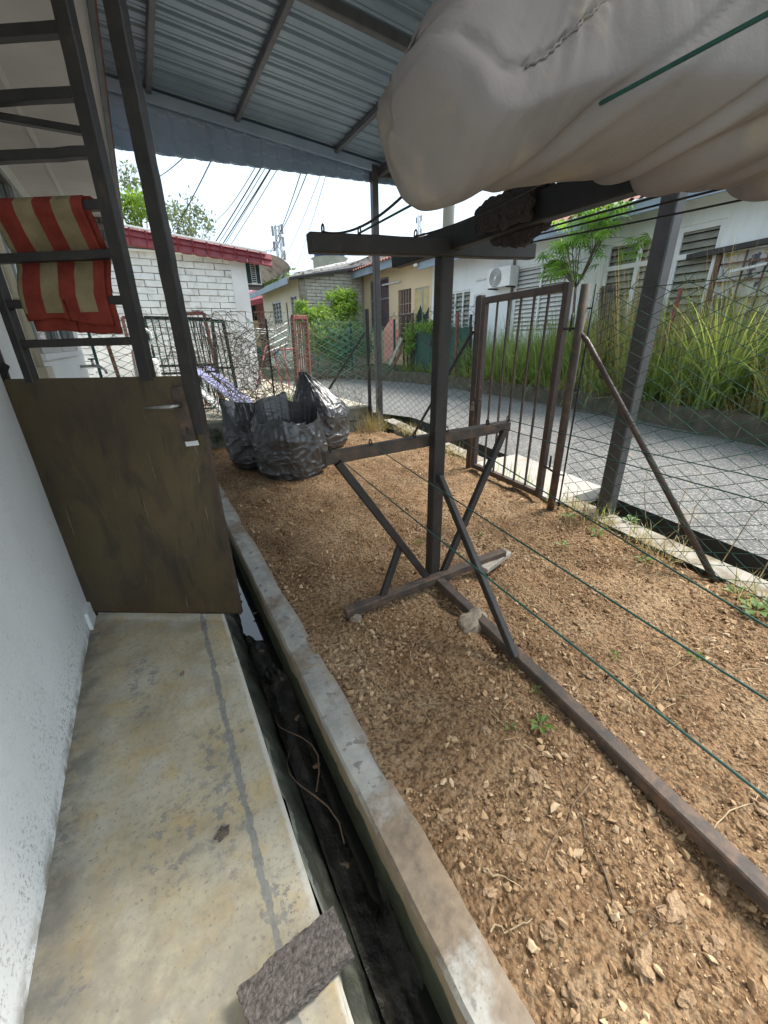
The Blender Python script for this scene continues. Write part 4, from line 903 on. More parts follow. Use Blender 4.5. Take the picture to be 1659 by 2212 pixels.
# twigs
rr = random.Random(11)
for k, (pa, pb) in enumerate((((1275, 1690), (1165, 1870)), ((660, 1440), (800, 1432)), ((800, 1395), (765, 1445)), ((1040, 1880), (1130, 1925)), ((1330, 1960), (1190, 1640)), ((1520, 1800), (1640, 1720)), ((1420, 1960), (1390, 2050)), ((1060, 2010), (1150, 2000)))):
    a_, b_ = Vector(G(*pa, .055)), Vector(G(*pb, .055)); pts_ = []
    for i in range(9):
        q = a_.lerp(b_, i/8); q.x += rr.gauss(0, .006); q.y += rr.gauss(0, .006); q.z = (soil_z(q.x, q.y) if q.x > .43 else .052)+.009; pts_.append(q)
    o = MB().tube(pts_, [.0026-.0016*i/8 for i in range(9)], 5).build('twig', 'straw' if k % 2 else 'twig', None, True); tag(o, 'thin dry twig lying on the bare soil', 'twig', 'dry twigs on the soil')
# leaves on the walkway
def flat_leaf(loc, L_, W_, rot, mat, label, name='dry_leaf', n=9, lobed=0.0, curl=.012):
    mb = MB(); c = (0, 0, curl)
    pts_ = []
    for i in range(2*n):
        t = i/(2*n)*2*math.pi; r_ = 1+lobed*math.cos(5*t)+.08*random.uniform(-1, 1); pts_.append((math.cos(t)*L_*r_, math.sin(t)*W_*r_, .003+curl*.8*random.random()))
    mb.add([c]+pts_, [(0, 1+i, 1+(i+1) % (2*n)) for i in range(2*n)]); o = mb.build(name, mat, None); o.location = loc; o.rotation_euler.z = rot; return tag(o, label, 'leaf')
flat_leaf((-.09, .87, .002), .024, .017, .6, 'bark', 'curled dry brown leaf lying on the beige walkway', lobed=.25)
flat_leaf((-.14, 1.62, .002), .014, .009, 1.0, 'twig', 'tiny dry tan leaf on the walkway near the door')
# weeds
def weed(px, py, n, L_, label, seed, z=.05):
    g_ = G(px, py, z); rr = random.Random(seed); mb = MB()
    for k in range(n):
        az = k*2*math.pi/n+rr.uniform(-.3, .3); l_ = L_*rr.uniform(.7, 1.1); w = l_*.42; el = rr.uniform(.25, .7); d = Vector((math.cos(az), math.sin(az), 0)); sv = Vector((-d.y, d.x, 0))
        base = Vector((0, 0, .008)); q = [base+d*l_*.3*math.cos(el)+Vector((0, 0, l_*.3*math.sin(el)))]
        a_ = base+d*l_*.15; b_ = base+d*l_*.55+Vector((0, 0, l_*.5*math.sin(el))); c_ = base+d*l_+Vector((0, 0, l_*.45*math.sin(el)))
        mb.add([a_, b_+sv*w*.5, c_, b_-sv*w*.5, b_+Vector((0, 0, -.006))], [(0, 4, 1), (4, 2, 1), (0, 3, 4), (4, 3, 2)])
    o = mb.build('weed', 'weed', None); o.location = (g_[0], g_[1], soil_z(g_[0], g_[1])+.004 if g_[0] < 2.6 else .06); tag(o, label, 'weed', 'small weeds on the soil')
wl = 'small broad-leaved green weed sprouting from the soil'
for k, (px, py, n, L_) in enumerate(((1165, 1575, 6, .05), (1155, 1500, 4, .03), (1330, 1415, 4, .035), (1500, 1425, 5, .04), (1395, 1205, 6, .07), (1290, 1155, 6, .08), (1215, 1185, 5, .06), (1630, 1325, 8, .11), (1640, 1310, 6, .09), (1225, 1120, 7, .08), (1360, 1130, 7, .08), (1590, 1285, 5, .08), (905, 1165, 4, .05), (1035, 1155, 4, .05), (1100, 1585, 4, .03))):
    weed(px, py, n, L_, wl, k)
# grasses along the roadside edge and at the bag corner
def tuft_field(name, label, cat, P, hmin, hmax, w, mat, lean=.25, curl=.9, seg=4):
    n = len(P); o = obj(name, np_mesh(name, *blades(P, RNG.uniform(hmin, hmax, n), RNG.uniform(w*.6, w*1.3, n), np.abs(RNG.normal(0, lean, n)), np.abs(RNG.normal(curl*.6, curl*.5, n)), seg)), mat, None, False, 'stuff'); o['label'] = label; o['category'] = cat; return o
n = 2200; y = RNG.uniform(-.6, 5.6, n); y = y[(y < 1.95) | (y > 3.3)]; n = len(y); x = np.array([slot_near(b_) for b_ in y])-.24+RNG.normal(0, .075, n); cl = np.array([noise.noise(Vector((b_*3.1, 0, 2))) for b_ in y]) > -.05
P0 = np.stack([x, y, np.full(n, .055)], 1)[cl]
tuft_field('dry_grass', 'dry brown grass tufts along the roadside concrete edge', 'grass', P0, .05, .20, .005, 'grass_dry', .7, 1.0)
P0 = np.stack([RNG.normal(2.95, .12, 260), RNG.normal(5.55, .10, 260), np.full(260, .05)], 1)
tuft_field('dry_grass', 'dry brown grass clump at the foot of the corner fence post', 'grass', P0, .12, .42, .005, 'grass_dry', .35, .8)
y = RNG.uniform(.5, 3.0, 60); P0 = np.stack([np.array([slot_near(b_) for b_ in y])-.18+RNG.normal(0, .05, 60), y, np.full(60, .05)], 1)
tuft_field('green_grass', 'sparse green grass blades along the roadside concrete edge', 'grass', P0, .08, .3, .006, 'grass', .3, .8)
# things in the drain
for k, (x, y0, y1, zz) in enumerate(((.22, .95, 1.35, -.165), (.2, .75, 1.2, -.17))):
    pts_ = [Vector((x+.05*math.sin(i*.7+k), y0+(y1-y0)*i/8, zz+.05*math.sin(i*.39))) for i in range(9)]
    tag(MB().tube(pts_, [.003, .003, .003, .003, .0025, .002, .0015, .001, .001], 4).build('grass_stem', 'twig', None, True), 'long dry grass stem lying in the black drain', 'grass stem', 'grass stems in the drain')
lv_ = [flat_leaf((.2+.08*random.random(), yy, -.185), .016, .010, yy*3, 'twig', 'dead leaf lying in the wet drain', 'drain_leaf') for yy in (.7, 1.05, 1.3, 1.55, 1.8, 2.15, 2.4, 2.9)]
for o in lv_: o['group'] = 'dead leaves in the drain'

# ------------------------------------------------------------------ neighbour's brick building and yard
nb = thing('brick_building', 'whitewashed brick building with a maroon tile fascia beyond the boundary fence', 'building', (1, 9.5, .4))
MB().bb(-3.2, 2.13, 9.5, 9.75, .35, 2.96).build('wall', 'mortar', nb)
MB().bb(1.90, 2.20, 9.435, 15, .35, 2.94).build('corner_plaster', 'soffit', nb)
brick_field(nb, 'brick', -.92, 9.48, .42, 2.89, 2.50, .36, .113, .05, .010)
for x in np.arange(-2.2, 2.55, .245):
    zt = lambda q: 3.20-.095*(q-.18); x1 = x+.243; tl = MB()
    def tf(u, v, x=x):
        xx = x+u*.243; z0_, z1_ = 3.215-.095*(xx-.18), 2.955-.075*(xx-.18)
        st = (v*2+.12*math.sin(u*math.pi)) % 1.0; rib = .05*math.exp(-((u-.12)/.08)**2)
        return (xx, 9.28-rib-.035*st, z0_+(z1_-z0_)*v-(.012*math.sin(u*math.pi) if v > .98 else 0))
    tl.grid(tf, 10, 16); tl.build('fascia_tile', 'tileR', nb)
MB().add([(-3, 9.27, 3.51), (2.6, 9.27, 2.99), (2.6, 14, 3.4), (-3, 14, 4.0), (-3, 9.24, 3.49), (2.6, 9.24, 2.965)], [(0, 1, 2, 3), (4, 5, 1, 0)]).build('roof', 'tileR', nb)
m = MB(); m.grid(lambda u, v: (2.55+.55*math.sin(u*1.5), 9.3+v*4, 2.995-.28*(1-math.cos(u*1.5))+.012*math.sin(v*90)), 10, 90); m.build('curved_awning', 'asb', nb)
MB().bb(-3, 2.56, 9.32, 9.5, 2.90, 2.915).build('soffit', 'white', nb)
MB().bar((-3, 9.22, 3.53), (2.6, 9.22, 3.0), .05, .03).build('roof_flashing', 'plastic_w', nb)
ac = thing('air_conditioner', 'white louvred window air conditioner on the brick building corner', 'air conditioner', (2.35, 9.7, 2.5))
MB().bb(2.2, 2.50, 9.50, 9.95, 2.46, 2.86).build('casing', 'plastic_w', ac)
MB().bb(2.203, 2.30, 9.486, 9.498, 2.48, 2.85).build('side_panel', 'net', ac); MB().bb(2.41, 2.48, 9.486, 9.498, 2.48, 2.85).build('side_panel', 'net', ac)
for k in range(9): MB().bb(2.315, 2.395, 9.488, 9.502, 2.50+k*.038, 2.522+k*.038).build('louvre_slat', 'black', ac)
MB().bb(2.16, 2.54, 9.5, 10, 2.41, 2.452).build('bracket', 'steel', ac)

def ypt(px, py, y): return Vector(AY(px, py, y))
yardz = .40
def grille(name, label, P00, P10, P11, P01, nb_, mat, fr=.045, br=.012, cat='grille', rails=(), group=None):
    """bar panel from four corners (bottom-left, bottom-right, top-right, top-left)"""
    P00, P10, P11, P01 = map(Vector, (P00, P10, P11, P01)); t = thing(name, label, cat, tuple((P00+P10)/2), group); nrm = (P10-P00).cross(P01-P00).normalized()
    for a_, b_ in ((P00, P01), (P10, P11)): MB().bar(a_, b_, fr, fr*.8, nrm).build('frame_stile', mat, t)
    for a_, b_ in ((P00, P10), (P01, P11)): MB().bar(a_, b_, fr*.8, fr, (0, 0, 1)).build('frame_rail', mat, t)
    for k in range(nb_): f = (k+1)/(nb_+1); MB().bar(P00.lerp(P10, f), P01.lerp(P11, f), br, br, nrm).build('bar', mat, t)
    for f in rails: MB().bar(P00.lerp(P01, f), P10.lerp(P11, f), fr*.6, fr*.7, (0, 0, 1)).build('cross_rail', mat, t)
    return t
grille('cage_panel', 'black barred steel panel leaning behind the boundary fence beside the brick wall', (.17, 7.05, yardz), (.95, 7.0, yardz), (1.07, 7.25, 1.70), (.15, 7.3, 1.72), 9, 'black', .05, .016, 'panel', (.42, .5))
grille('cage_panel', 'second black barred steel panel standing askew against the brick wall', (.80, 7.6, yardz), (1.30, 7.35, yardz), (1.27, 7.5, 1.68), (.72, 7.75, 1.74), 6, 'black', .05, .016, 'panel', (.45,))
grille('red_grille', 'rusty red barred frame standing between the black steel panels', (.62, 7.42, yardz), (1.06, 7.42, yardz), (1.0, 7.5, 1.80), (.55, 7.5, 1.78), 4, 'redsteel', .05, .012, 'frame')
grille('red_grille', 'narrow red steel frame behind the towel near the white tank', (-.12, 7.1, yardz), (.12, 7.1, yardz), (.05, 7.3, 1.72), (-.12, 7.3, 1.72), 1, 'redsteel', .045, .012, 'frame')
grille('red_gate', 'narrow rusty red barred gate standing by the boundary fence', (2.02, 6.35, .1), (2.32, 6.6, .1), (2.36, 6.6, 1.70), (2.06, 6.35, 1.69), 5, 'redsteel', .06, .014, 'gate')
# sheets and boards
def plank(name, label, a, b, w, th, mat, cat='board', up=(0, 0, 1), group=None):
    return tag(MB().bar(a, b, w, th, up, .1).build(name, mat), label, cat, group)
plank('purple_board', 'long purple panel sloping down to the block wall', ypt(405, 785, 7.3), ypt(520, 872, 5.98), .15, .02, 'purple', up=(.3, -.6, 1))
plank('purple_board', 'second purple panel lying beside a longer purple one', ypt(445, 790, 7.4), ypt(545, 874, 6.02), .12, .02, 'purple', up=(.3, -.6, 1))
plank('white_board', 'white plank sloping down to the block wall below the purple panels', ypt(405, 815, 7.1), ypt(485, 890, 5.98), .12, .03, 'plastic_w', up=(.3, -.6, 1))
plank('brown_post', 'brown timber post leaning in front of the white sheet', ypt(232, 742, 6.4), ypt(265, 840, 6.4), .045, .045, 'wood', 'post')
plank('red_plank', 'dark red plank leaning behind the white tank', ypt(283, 742, 6.7), ypt(312, 842, 6.5), .06, .03, 'redsteel')
plank('red_plank', 'dark red plank leaning between grey pipes and tank', ypt(290, 728, 6.9), ypt(322, 842, 6.9), .05, .03, 'redsteel')
sh = MB(); a_, b_, c_, d_ = ypt(205, 735, 6.6), ypt(292, 735, 6.7), ypt(300, 855, 6.5), ypt(200, 860, 6.4); nrm = Vector((0, .02, 0)); sh.add([a_, b_, c_, d_, a_+nrm, b_+nrm, c_+nrm, d_+nrm], [(0, 3, 2, 1), (4, 5, 6, 7), (0, 1, 5, 4), (1, 2, 6, 5), (2, 3, 7, 6), (3, 0, 4, 7)])
tag(sh.build('white_sheet', 'plastic_w'), 'large white sheet leaning behind the boundary fence next to the house wall', 'sheet')
for k, px in enumerate((300, 306)):
    tag(MB().tube([ypt(px-18, 725, 6.45), ypt(px+8, 850, 6.35)], .012, 8).build('grey_pipe', 'alu', None, True), 'thin grey pipe leaning against the white sheet', 'pipe', 'grey pipes by the white sheet')
tk = thing('water_filter', 'white cylinder with a bent white pipe beyond the boundary fence', 'cylinder', tuple(ypt(338, 850, 6.5)))
q = ypt(334, 800, 6.45); MB().tube([q+Vector((0, 0, -.5)), q+Vector((0, 0, .12)), q+Vector((0, 0, .15))], [.07, .07, .05], 18).build('tank_body', 'plastic_w', tk, True)
MB().tube([q+Vector((0, 0, .15)), q+Vector((0, 0, .27)), q+Vector((.01, 0, .32)), q+Vector((.05, 0, .37)), q+Vector((.05, 0, .46)), q+Vector((-.02, .02, .53)), q+Vector((-.14, .05, .58))], .017, 8).build('bent_pipe', 'plastic_w', tk, True)
# clothes airers
ar = thing('folding_airer', 'white wire folding clothes airer behind the dead vines', 'clothes airer', tuple(ypt(530, 800, 7.4)))
for a_, b_ in (((512, 708), (590, 712)), ((512, 708), (505, 718)), ((505, 718), (596, 722)), ((520, 720), (545, 752)), ((545, 752), (560, 720)), ((596, 722), (590, 712)), ((515, 714), (593, 717))):
    MB().tube([ypt(*a_, 7.4), ypt(*b_, 7.4)], .008, 5).build('wire_rod', 'plastic_w', ar, True)
for a_, b_ in (((545, 752), (525, 850)), ((548, 752), (575, 850))): MB().tube([ypt(*a_, 7.4), ypt(*b_, 7.4)], .009, 5).build('leg', 'plastic_w', ar, True)
ar2 = thing('pink_airer', 'pink and white tube airer standing in the neighbour yard', 'clothes airer', tuple(ypt(600, 845, 8.6)))
for a_, b_ in (((575, 745), (555, 838)), ((590, 757), (612, 842)), ((611, 752), (625, 838)), ((590, 757), (640, 752)), ((556, 800), (588, 832))): MB().tube([ypt(*a_, 8.6), ypt(*b_, 8.6)], .016, 6).build('leg', 'pinkmet', ar2, True)
for k in range(4): MB().tube([ypt(575+k*2, 762-k*14, 8.5), ypt(620, 742-k*15, 9.2)], .010, 5).build('rod', 'plastic_w', ar2, True)
tag(obj('ball', blob((.045, .045, .045), 1, .02, 3), 'blueball', None, True), 'small blue plastic ball on the pink airer', 'ball').location = ypt(598, 762, 8.55)
for px in (470, 640, 655):
    pass
P0 = np.stack([RNG.normal(1.85, .12, 150), RNG.normal(6.15, .10, 150), np.full(150, .38)], 1); tuft_field('weeds', 'green weeds growing behind the block wall near the red gate', 'weeds', P0, .12, .45, .014, 'weed', .4, .8)

# ------------------------------------------------------------------ concrete utility pole
pp = G(951, 912, .05); tag(MB().tube([(pp[0], pp[1], -.1), (pp[0]+.02, pp[1], 3.5), (pp[0]+.04, pp[1], 7.5)], [.088, .08, .07], 18).build('utility_pole', 'pole', None, True), 'round pale concrete utility pole standing beside the road', 'utility pole')

# ------------------------------------------------------------------ houses across the road
def wall_x(x, y0, y1, z0, z1, holes=(), depth=.12):
    ys = sorted({y0, y1, *[h[0] for h in holes], *[h[1] for h in holes]}); zs = sorted({z0, z1, *[h[2] for h in holes], *[h[3] for h in holes]}); mb = MB()
    for a_, b_ in zip(ys, ys[1:]):
        for c_, d_ in zip(zs, zs[1:]):
            if any(h[0] <= a_ and b_ <= h[1] and h[2] <= c_ and d_ <= h[3] for h in holes): continue
            mb.add([(x, a_, c_), (x, b_, c_), (x, b_, d_), (x, a_, d_)], [(0, 3, 2, 1)])
    for (a_, b_, c_, d_) in holes:
        X2 = x+depth; mb.add([(x, a_, c_), (x, b_, c_), (x, b_, d_), (x, a_, d_), (X2, a_, c_), (X2, b_, c_), (X2, b_, d_), (X2, a_, d_)], [(0, 1, 5, 4), (1, 2, 6, 5), (2, 3, 7, 6), (3, 0, 4, 7)])
    mb.bb(x+.20, x+.25, y0, y1, z0, z1)
    return mb
def hole(px0, py0, px1, py1, x):
    """opening from two pixels: left-top and right-bottom (left is farther along y)"""
    a_ = AX(px0, py0, x); b_ = AX(px1, py1, x); return (min(a_[1], b_[1]), max(a_[1], b_[1]), min(a_[2], b_[2]), max(a_[2], b_[2]))
def window_x(parent, x, h, mat='glass', frame='white', cols=2, transom=None, fw=.045, curtain=None, blades=0):
    y0, y1, z0, z1 = h; w_ = MB(); X = x+.05
    ys = [y0+(y1-y0)*k/cols for k in range(cols+1)]; zs = [z0, z1] if transom is None else [z0, transom, z1]
    for k, yv in enumerate(ys): yv = min(max(yv, y0+fw/2), y1-fw/2); w_.bb(X-.02, X+.025, yv-fw/2, yv+fw/2, z0, z1)
    for zv in zs: zv = min(max(zv, z0+fw/2), z1-fw/2); w_.bb(X-.024, X+.021, y0, y1, zv-fw/2, zv+fw/2)
    w = w_.build('window', frame, parent)
    for a_, b_ in zip(ys, ys[1:]):
        for c_, d_ in zip(zs, zs[1:]):
            if blades:
                n = max(2, int(round((d_-c_)/blades)))
                for k in range(n):
                    zc = c_+(d_-c_)*(k+.5)/n; hh_ = (d_-c_)/n*.52
                    MB().add([(X+.0, a_+.03, zc-hh_), (X+.0, b_-.03, zc-hh_), (X+.07, b_-.03, zc+hh_*.75), (X+.07, a_+.03, zc+hh_*.75), (X+.006, a_+.03, zc-hh_-.004), (X+.006, b_-.03, zc-hh_-.004)], [(0, 3, 2, 1), (0, 1, 5, 4)]).build('louvre_blade', mat, w)
            else: MB().bb(X, X+.008, a_+fw/2, b_-fw/2, c_+fw/2, d_-fw/2).build('pane', mat, w)
    if curtain: MB().grid(lambda u, v: (X+.05+.012*math.sin(u*40), y0+u*(y1-y0), z0+v*(z1-z0)), 60, 2).build('curtain', curtain, w)
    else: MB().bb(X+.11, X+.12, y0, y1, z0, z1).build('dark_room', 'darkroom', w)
    return w
def tile_roof(parent, x0, z0, x1, z1, y0, y1, mat='tile', per=.21, rows=14):
    mb = MB(); ny = int((y1-y0)/per*8); nx = rows*2
    def f(u, v):
        i = u*rows; row = int(min(i, rows-1e-6)); fr = i-row
        x = x0+(x1-x0)*u; z = z0+(z1-z0)*u-.03*fr; y = y0+v*(y1-y0)
        return (x, y, z+.028*math.cos(2*math.pi*y/per))
    mb.grid(f, nx, ny); return mb.build('roof', mat, parent, True)
HX = 9.0; EX = 8.4
# white house opposite
whA = thing('white_house', 'white house with a wide louvred window and a barred doorway behind tall grass', 'house', (9, 5, .5))
hA1 = hole(1312, 527, 1492, 770, HX); hA1 = (hA1[0], hA1[1], 1.35, 3.12)
d0 = AX(1562, 546, HX)[1]; hA2 = (d0-1.25, d0, .55, 2.60); hA3 = hole(1116, 565, 1205, 760, HX); hA3 = (hA3[0], hA3[1], 1.45, 3.02)
splitA = AX(1106, 620, HX)[1]
wall_x(HX, .5, splitA, .2, 3.62, (hA1, hA2, hA3)).build('wall', 'wall_far', whA)
window_x(whA, HX, hA1, 'louvre', 'white', 3, AX(1308, 582, HX)[2], .085, None, .125); window_x(whA, HX, hA3, 'plastic_w', 'white', 2, 2.35, .05, None, .10)
dw = MB().bb(HX-.02, HX+.03, hA2[0]-.08, hA2[0], .55, 2.62).build('door_frame', 'wood', whA); MB().bb(HX-.02, HX+.03, hA2[1], hA2[1]+.08, .55, 2.62).build('door_frame', 'wood', whA)
MB().bb(HX+.09, HX+.10, hA2[0], hA2[1], .55, 2.6).build('door_leaf', 'poster', whA, )
for k in range(7): MB().bb(HX+.03, HX+.05, hA2[0], hA2[1], .8+k*.27, .825+k*.27).build('door_bar', 'wood', whA)
for k in range(3): MB().bb(HX+.026, HX+.045, hA2[0]+.3*(k+1), hA2[0]+.3*(k+1)+.025, .55, 2.6).build('door_bar', 'wood', whA)
q0, q1 = AX(1484, 556, HX-.06), AX(1700, 512, HX-.06); MB().bar(tuple(q0), tuple(q1), .06, .09).build('lintel_rail', 'steel', whA)
q0, q1 = AX(1572, 588, HX-.03), AX(1700, 560, HX-.03); MB().bar(tuple(q0), tuple(q1), .04, .04).build('wall_batten', 'plastic_w', whA)
MB().bb(EX-.02, EX+.02, .5, splitA, 3.37, 3.58).build('fascia', 'board', whA); MB().bb(EX+.02, HX, .5, splitA, 3.585, 3.60).build('soffit', 'white', whA)
tile_roof(whA, EX-.1, 3.60, 12.6, 5.05, .5, splitA-.1)
MB().bb(HX-.06, HX-.005, splitA-.06, splitA-.01, .3, 3.55).build('downpipe', 'strip', whA)
def parapet(parent, y, x0=8.3, z0=3.62, x1=12.6, z1=5.1, h=.34):
    MB().add([(x0, y-.11, z0-.1), (x1, y-.11, z1-.1), (x1, y-.11, z1+h), (x0, y-.11, z0+h), (x0, y+.11, z0-.1), (x1, y+.11, z1-.1), (x1, y+.11, z1+h), (x0, y+.11, z0+h)], [(0, 3, 2, 1), (4, 5, 6, 7), (3, 7, 6, 2), (0, 4, 7, 3)]).build('parapet', 'parapet', parent)
parapet(whA, splitA)
whB = thing('white_house', 'pale blue house with an outdoor compressor unit between the peach house and white house', 'house', (9, 11, .5))
splitB = AX(934, 620, HX)[1]; hB1 = hole(966, 632, 1013, 690, HX); hB1 = (hB1[0], hB1[1], 1.5, AX(985, 630, HX)[2]); hB2 = hole(1024, 632, 1046, 690, HX); hB2 = (hB2[0], hB2[1], .7, AX(1030, 636, HX)[2])
wall_x(HX, splitA, splitB, .2, 3.62, (hB1, hB2)).build('wall', 'wall_far', whB); window_x(whB, HX, hB1, 'louvre', 'white', 3, None, .05, None, .14); window_x(whB, HX, hB2, 'wood', 'white', 1)
MB().bb(EX-.02, EX+.02, splitA, splitB, 3.42, 3.63).build('fascia', 'board', whB); tile_roof(whB, EX-.1, 3.65, 12.6, 5.1, splitA+.1, splitB-.1); parapet(whB, splitB)
q0, q1 = AX(1028, 606, HX-.03), AX(1090, 593, HX-.03); MB().bar(tuple(q0), tuple(q1), .03, .04).build('wall_batten', 'plastic_w', whB)
cp = thing('compressor_unit', 'white air conditioner compressor on brackets on the pale blue house wall', 'air conditioner', tuple(AX(1080, 585, HX)))
q0, q1 = AX(1056, 562, 8.7), AX(1104, 584, 8.7); ya, yb, za, zb = min(q0[1], q1[1]), max(q0[1], q1[1]), 2.60, 3.05
MB().bb(8.68, 8.97, ya, yb, za, zb).build('casing', 'plastic_w', cp)
fc_ = (8.676, (ya+yb)/2+.1, (za+zb)/2)
for k in range(5): MB().tube([(fc_[0]-.004, fc_[1]+(.05+.04*k)*math.cos(t*math.pi/10), fc_[2]+(.05+.04*k)*math.sin(t*math.pi/10)) for t in range(21)], .007, 4).build('fan_guard_ring', 'black', cp)
MB().tube([(8.68, fc_[1], fc_[2]), (8.67, fc_[1], fc_[2])], .045, 12).build('fan_hub', 'plastic_w', cp)
for yv in (ya+.1, yb-.1): MB().bar((9.0, yv, za-.02), (8.66, yv, za-.02), .03, .03).build('bracket', 'steel', cp)
# peach house
ph = thing('peach_house', 'peach coloured house with brown grille door and yellow curtained window', 'house', (9, 15, .6))
yB = AX(786, 585, HX)[1]
oh1 = hole(799, 607, 841, 700, HX); oh1 = (oh1[0], oh1[1], 1.7, AX(800, 606, HX)[2]-.03); oh2 = hole(860, 628, 888, 700, HX); oh2 = (oh2[0], oh2[1], 1.0, AX(874, 625, HX)[2]); oh3 = hole(896, 622, 926, 700, HX); oh3 = (oh3[0], oh3[1], 1.6, AX(905, 622, HX)[2])
wall_x(HX, splitB, yB+.3, .2, 4.1, (oh1, oh2, oh3)).build('wall', 'wall_orange', ph)
window_x(ph, HX, oh1, 'plum', 'alu', 2, oh1[2]+(oh1[3]-oh1[2])*.62, .06); window_x(ph, HX, oh3, 'glass', 'alu', 2, None, .05, 'curtain')
MB().grid(lambda u, v: (HX+.03+.01*math.sin(u*30), oh3[0]+u*(oh3[1]-oh3[0]), oh3[3]-v*(.5+.35*abs(math.sin(u*5)))), 40, 6).build('curtain', 'curtain', ph)
dr_ = MB().bb(HX+.06, HX+.09, oh2[0], oh2[1], oh2[2], oh2[3]).build('door', 'wood', ph)
for k in range(5): MB().bb(HX+.0, HX+.02, oh2[0], oh2[1], oh2[2]+.25+k*.33, oh2[2]+.28+k*.33).build('grille_bar', 'timber', dr_)
for k in range(4): MB().bb(HX+.0, HX+.018, oh2[0]+.18*(k+1), oh2[0]+.18*(k+1)+.025, oh2[2], oh2[3]).build('grille_bar', 'timber', dr_)
q0, q1 = AX(826, 616, HX-.04), AX(864, 608, HX-.04); MB().bar(tuple(q0), tuple(q1), .05, .06).build('wall_lamp_batten', 'plastic_w', ph)
MB().bb(EX-.02, EX+.02, splitB, yB+.6, 3.74, 3.98).build('fascia', 'board', ph); tile_roof(ph, EX-.15, 4.0, 12.6, 5.5, splitB+.1, yB+.6)
MB().add([(EX, yB+.7, 4.0), (12.6, yB+.7, 5.5), (12.6, yB+.7, 5.9), (EX, yB+.7, 4.3), (EX, yB+.5, 4.3), (12.6, yB+.5, 5.9)], [(0, 3, 2, 1), (3, 4, 5, 2)]).build('parapet', 'parapet', ph)
# cream house with brick side wall
LX = AY(648, 620, yB)[0]
ch_ = thing('cream_house', 'cream house with sand brick side wall and stained grey roof at the road bend', 'house', (LX, yB, .4))
yL = AX(568, 650, LX)[1]
lh1 = hole(588, 655, 611, 700, LX); lh2 = hole(627, 640, 645, 690, LX); lh3 = hole(617, 655, 627, 720, LX)
wall_x(LX, yB, yL, .2, 3.9, (lh1, lh2, lh3)).build('wall', 'wall_cream', ch_)
window_x(ch_, LX, lh1, 'louvre', 'alu', 3, None, .05, None, .2); window_x(ch_, LX, lh2, 'louvre', 'alu', 2, None, .05, None, .2); window_x(ch_, LX, lh3, 'wood', 'wood', 1)
z1_, z2_ = AY(662, 602, yB)[2], AY(785, 587, yB)[2]
MB().add([(LX, yB+.06, .2), (HX+.2, yB+.06, .2), (HX+.2, yB+.06, z2_+.4), (LX, yB+.06, z1_)], [(0, 1, 2, 3)]).build('side_wall', 'mortar', ch_)
MB().bb(LX-.05, LX+.22, yB-.04, yB+.05, .2, z1_-.02).build('corner_pier', 'strip', ch_)
brick_field(ch_, 'brick2', LX+.25, yB+.03, 1.55, HX-LX-.3, z2_-1.55, .42, .125, .05, .018, skip=lambda x, z: z > z1_+(z2_-z1_)*(x-LX)/(HX-LX)-.02)
MB().add([(LX-.55, yB-.25, z1_-.02), (HX+3, yB-.25, z2_+.95), (HX+3, yL+.3, z2_+.95), (LX-.55, yL+.3, z1_-.02), (LX-.55, yB-.25, z1_-.10), (HX+3, yB-.25, z2_+.85)], [(0, 3, 2, 1), (0, 1, 5, 4)]).build('roof', 'asb', ch_)
MB().bar((LX-.5, yB-.30, z1_-.06), (HX+1.2, yB-.30, z2_+.35), .06, .10).build('verge_gutter', 'black', ch_)
MB().bb(LX-.6, LX-.56, yB-.25, yL+.3, z1_-.24, z1_).build('fascia', 'board', ch_)
for k in range(5): MB().bar((LX-.2+k*.9, yB-.1+k*1.1, z1_+.12+k*.28), (LX+2+k*.9, yB-.1+k*1.1, z1_+.55+k*.28), .14, .12).build('roof_ridge_strip', 'parapet', ch_)
# carport house further along
cpz = thing('carport', 'dark open carport with a red awning at the far end of the cream house', 'carport', tuple(AY(556, 690, 26)))
q0, q1 = AY(533, 632, 25), AY(574, 720, 25)
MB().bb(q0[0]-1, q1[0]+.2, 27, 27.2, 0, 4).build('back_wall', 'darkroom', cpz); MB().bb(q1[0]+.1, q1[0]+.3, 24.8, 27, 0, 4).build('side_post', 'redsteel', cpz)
aw = AY(538, 650, 24.4), AY(577, 636, 24.4)
MB().add([(aw[0][0], 24.4, aw[0][2]), (aw[1][0], 24.4, aw[1][2]-.1), (aw[1][0]+.1, 26.5, aw[1][2]+.5), (aw[0][0], 26.5, aw[0][2]+.5), (aw[0][0], 24.4, aw[0][2]-.25), (aw[1][0], 24.4, aw[1][2]-.35)], [(0, 1, 2, 3), (4, 5, 1, 0)]).build('awning', 'tileR', cpz)
bxp = AY(546, 697, 24); tag(MB().bb(bxp[0]-.4, bxp[0]+.3, 24, 24.3, bxp[2]-1.2, bxp[2]+.1).build('cardboard_box', 'cardb'), 'brown cardboard box in front of the dark carport', 'box')

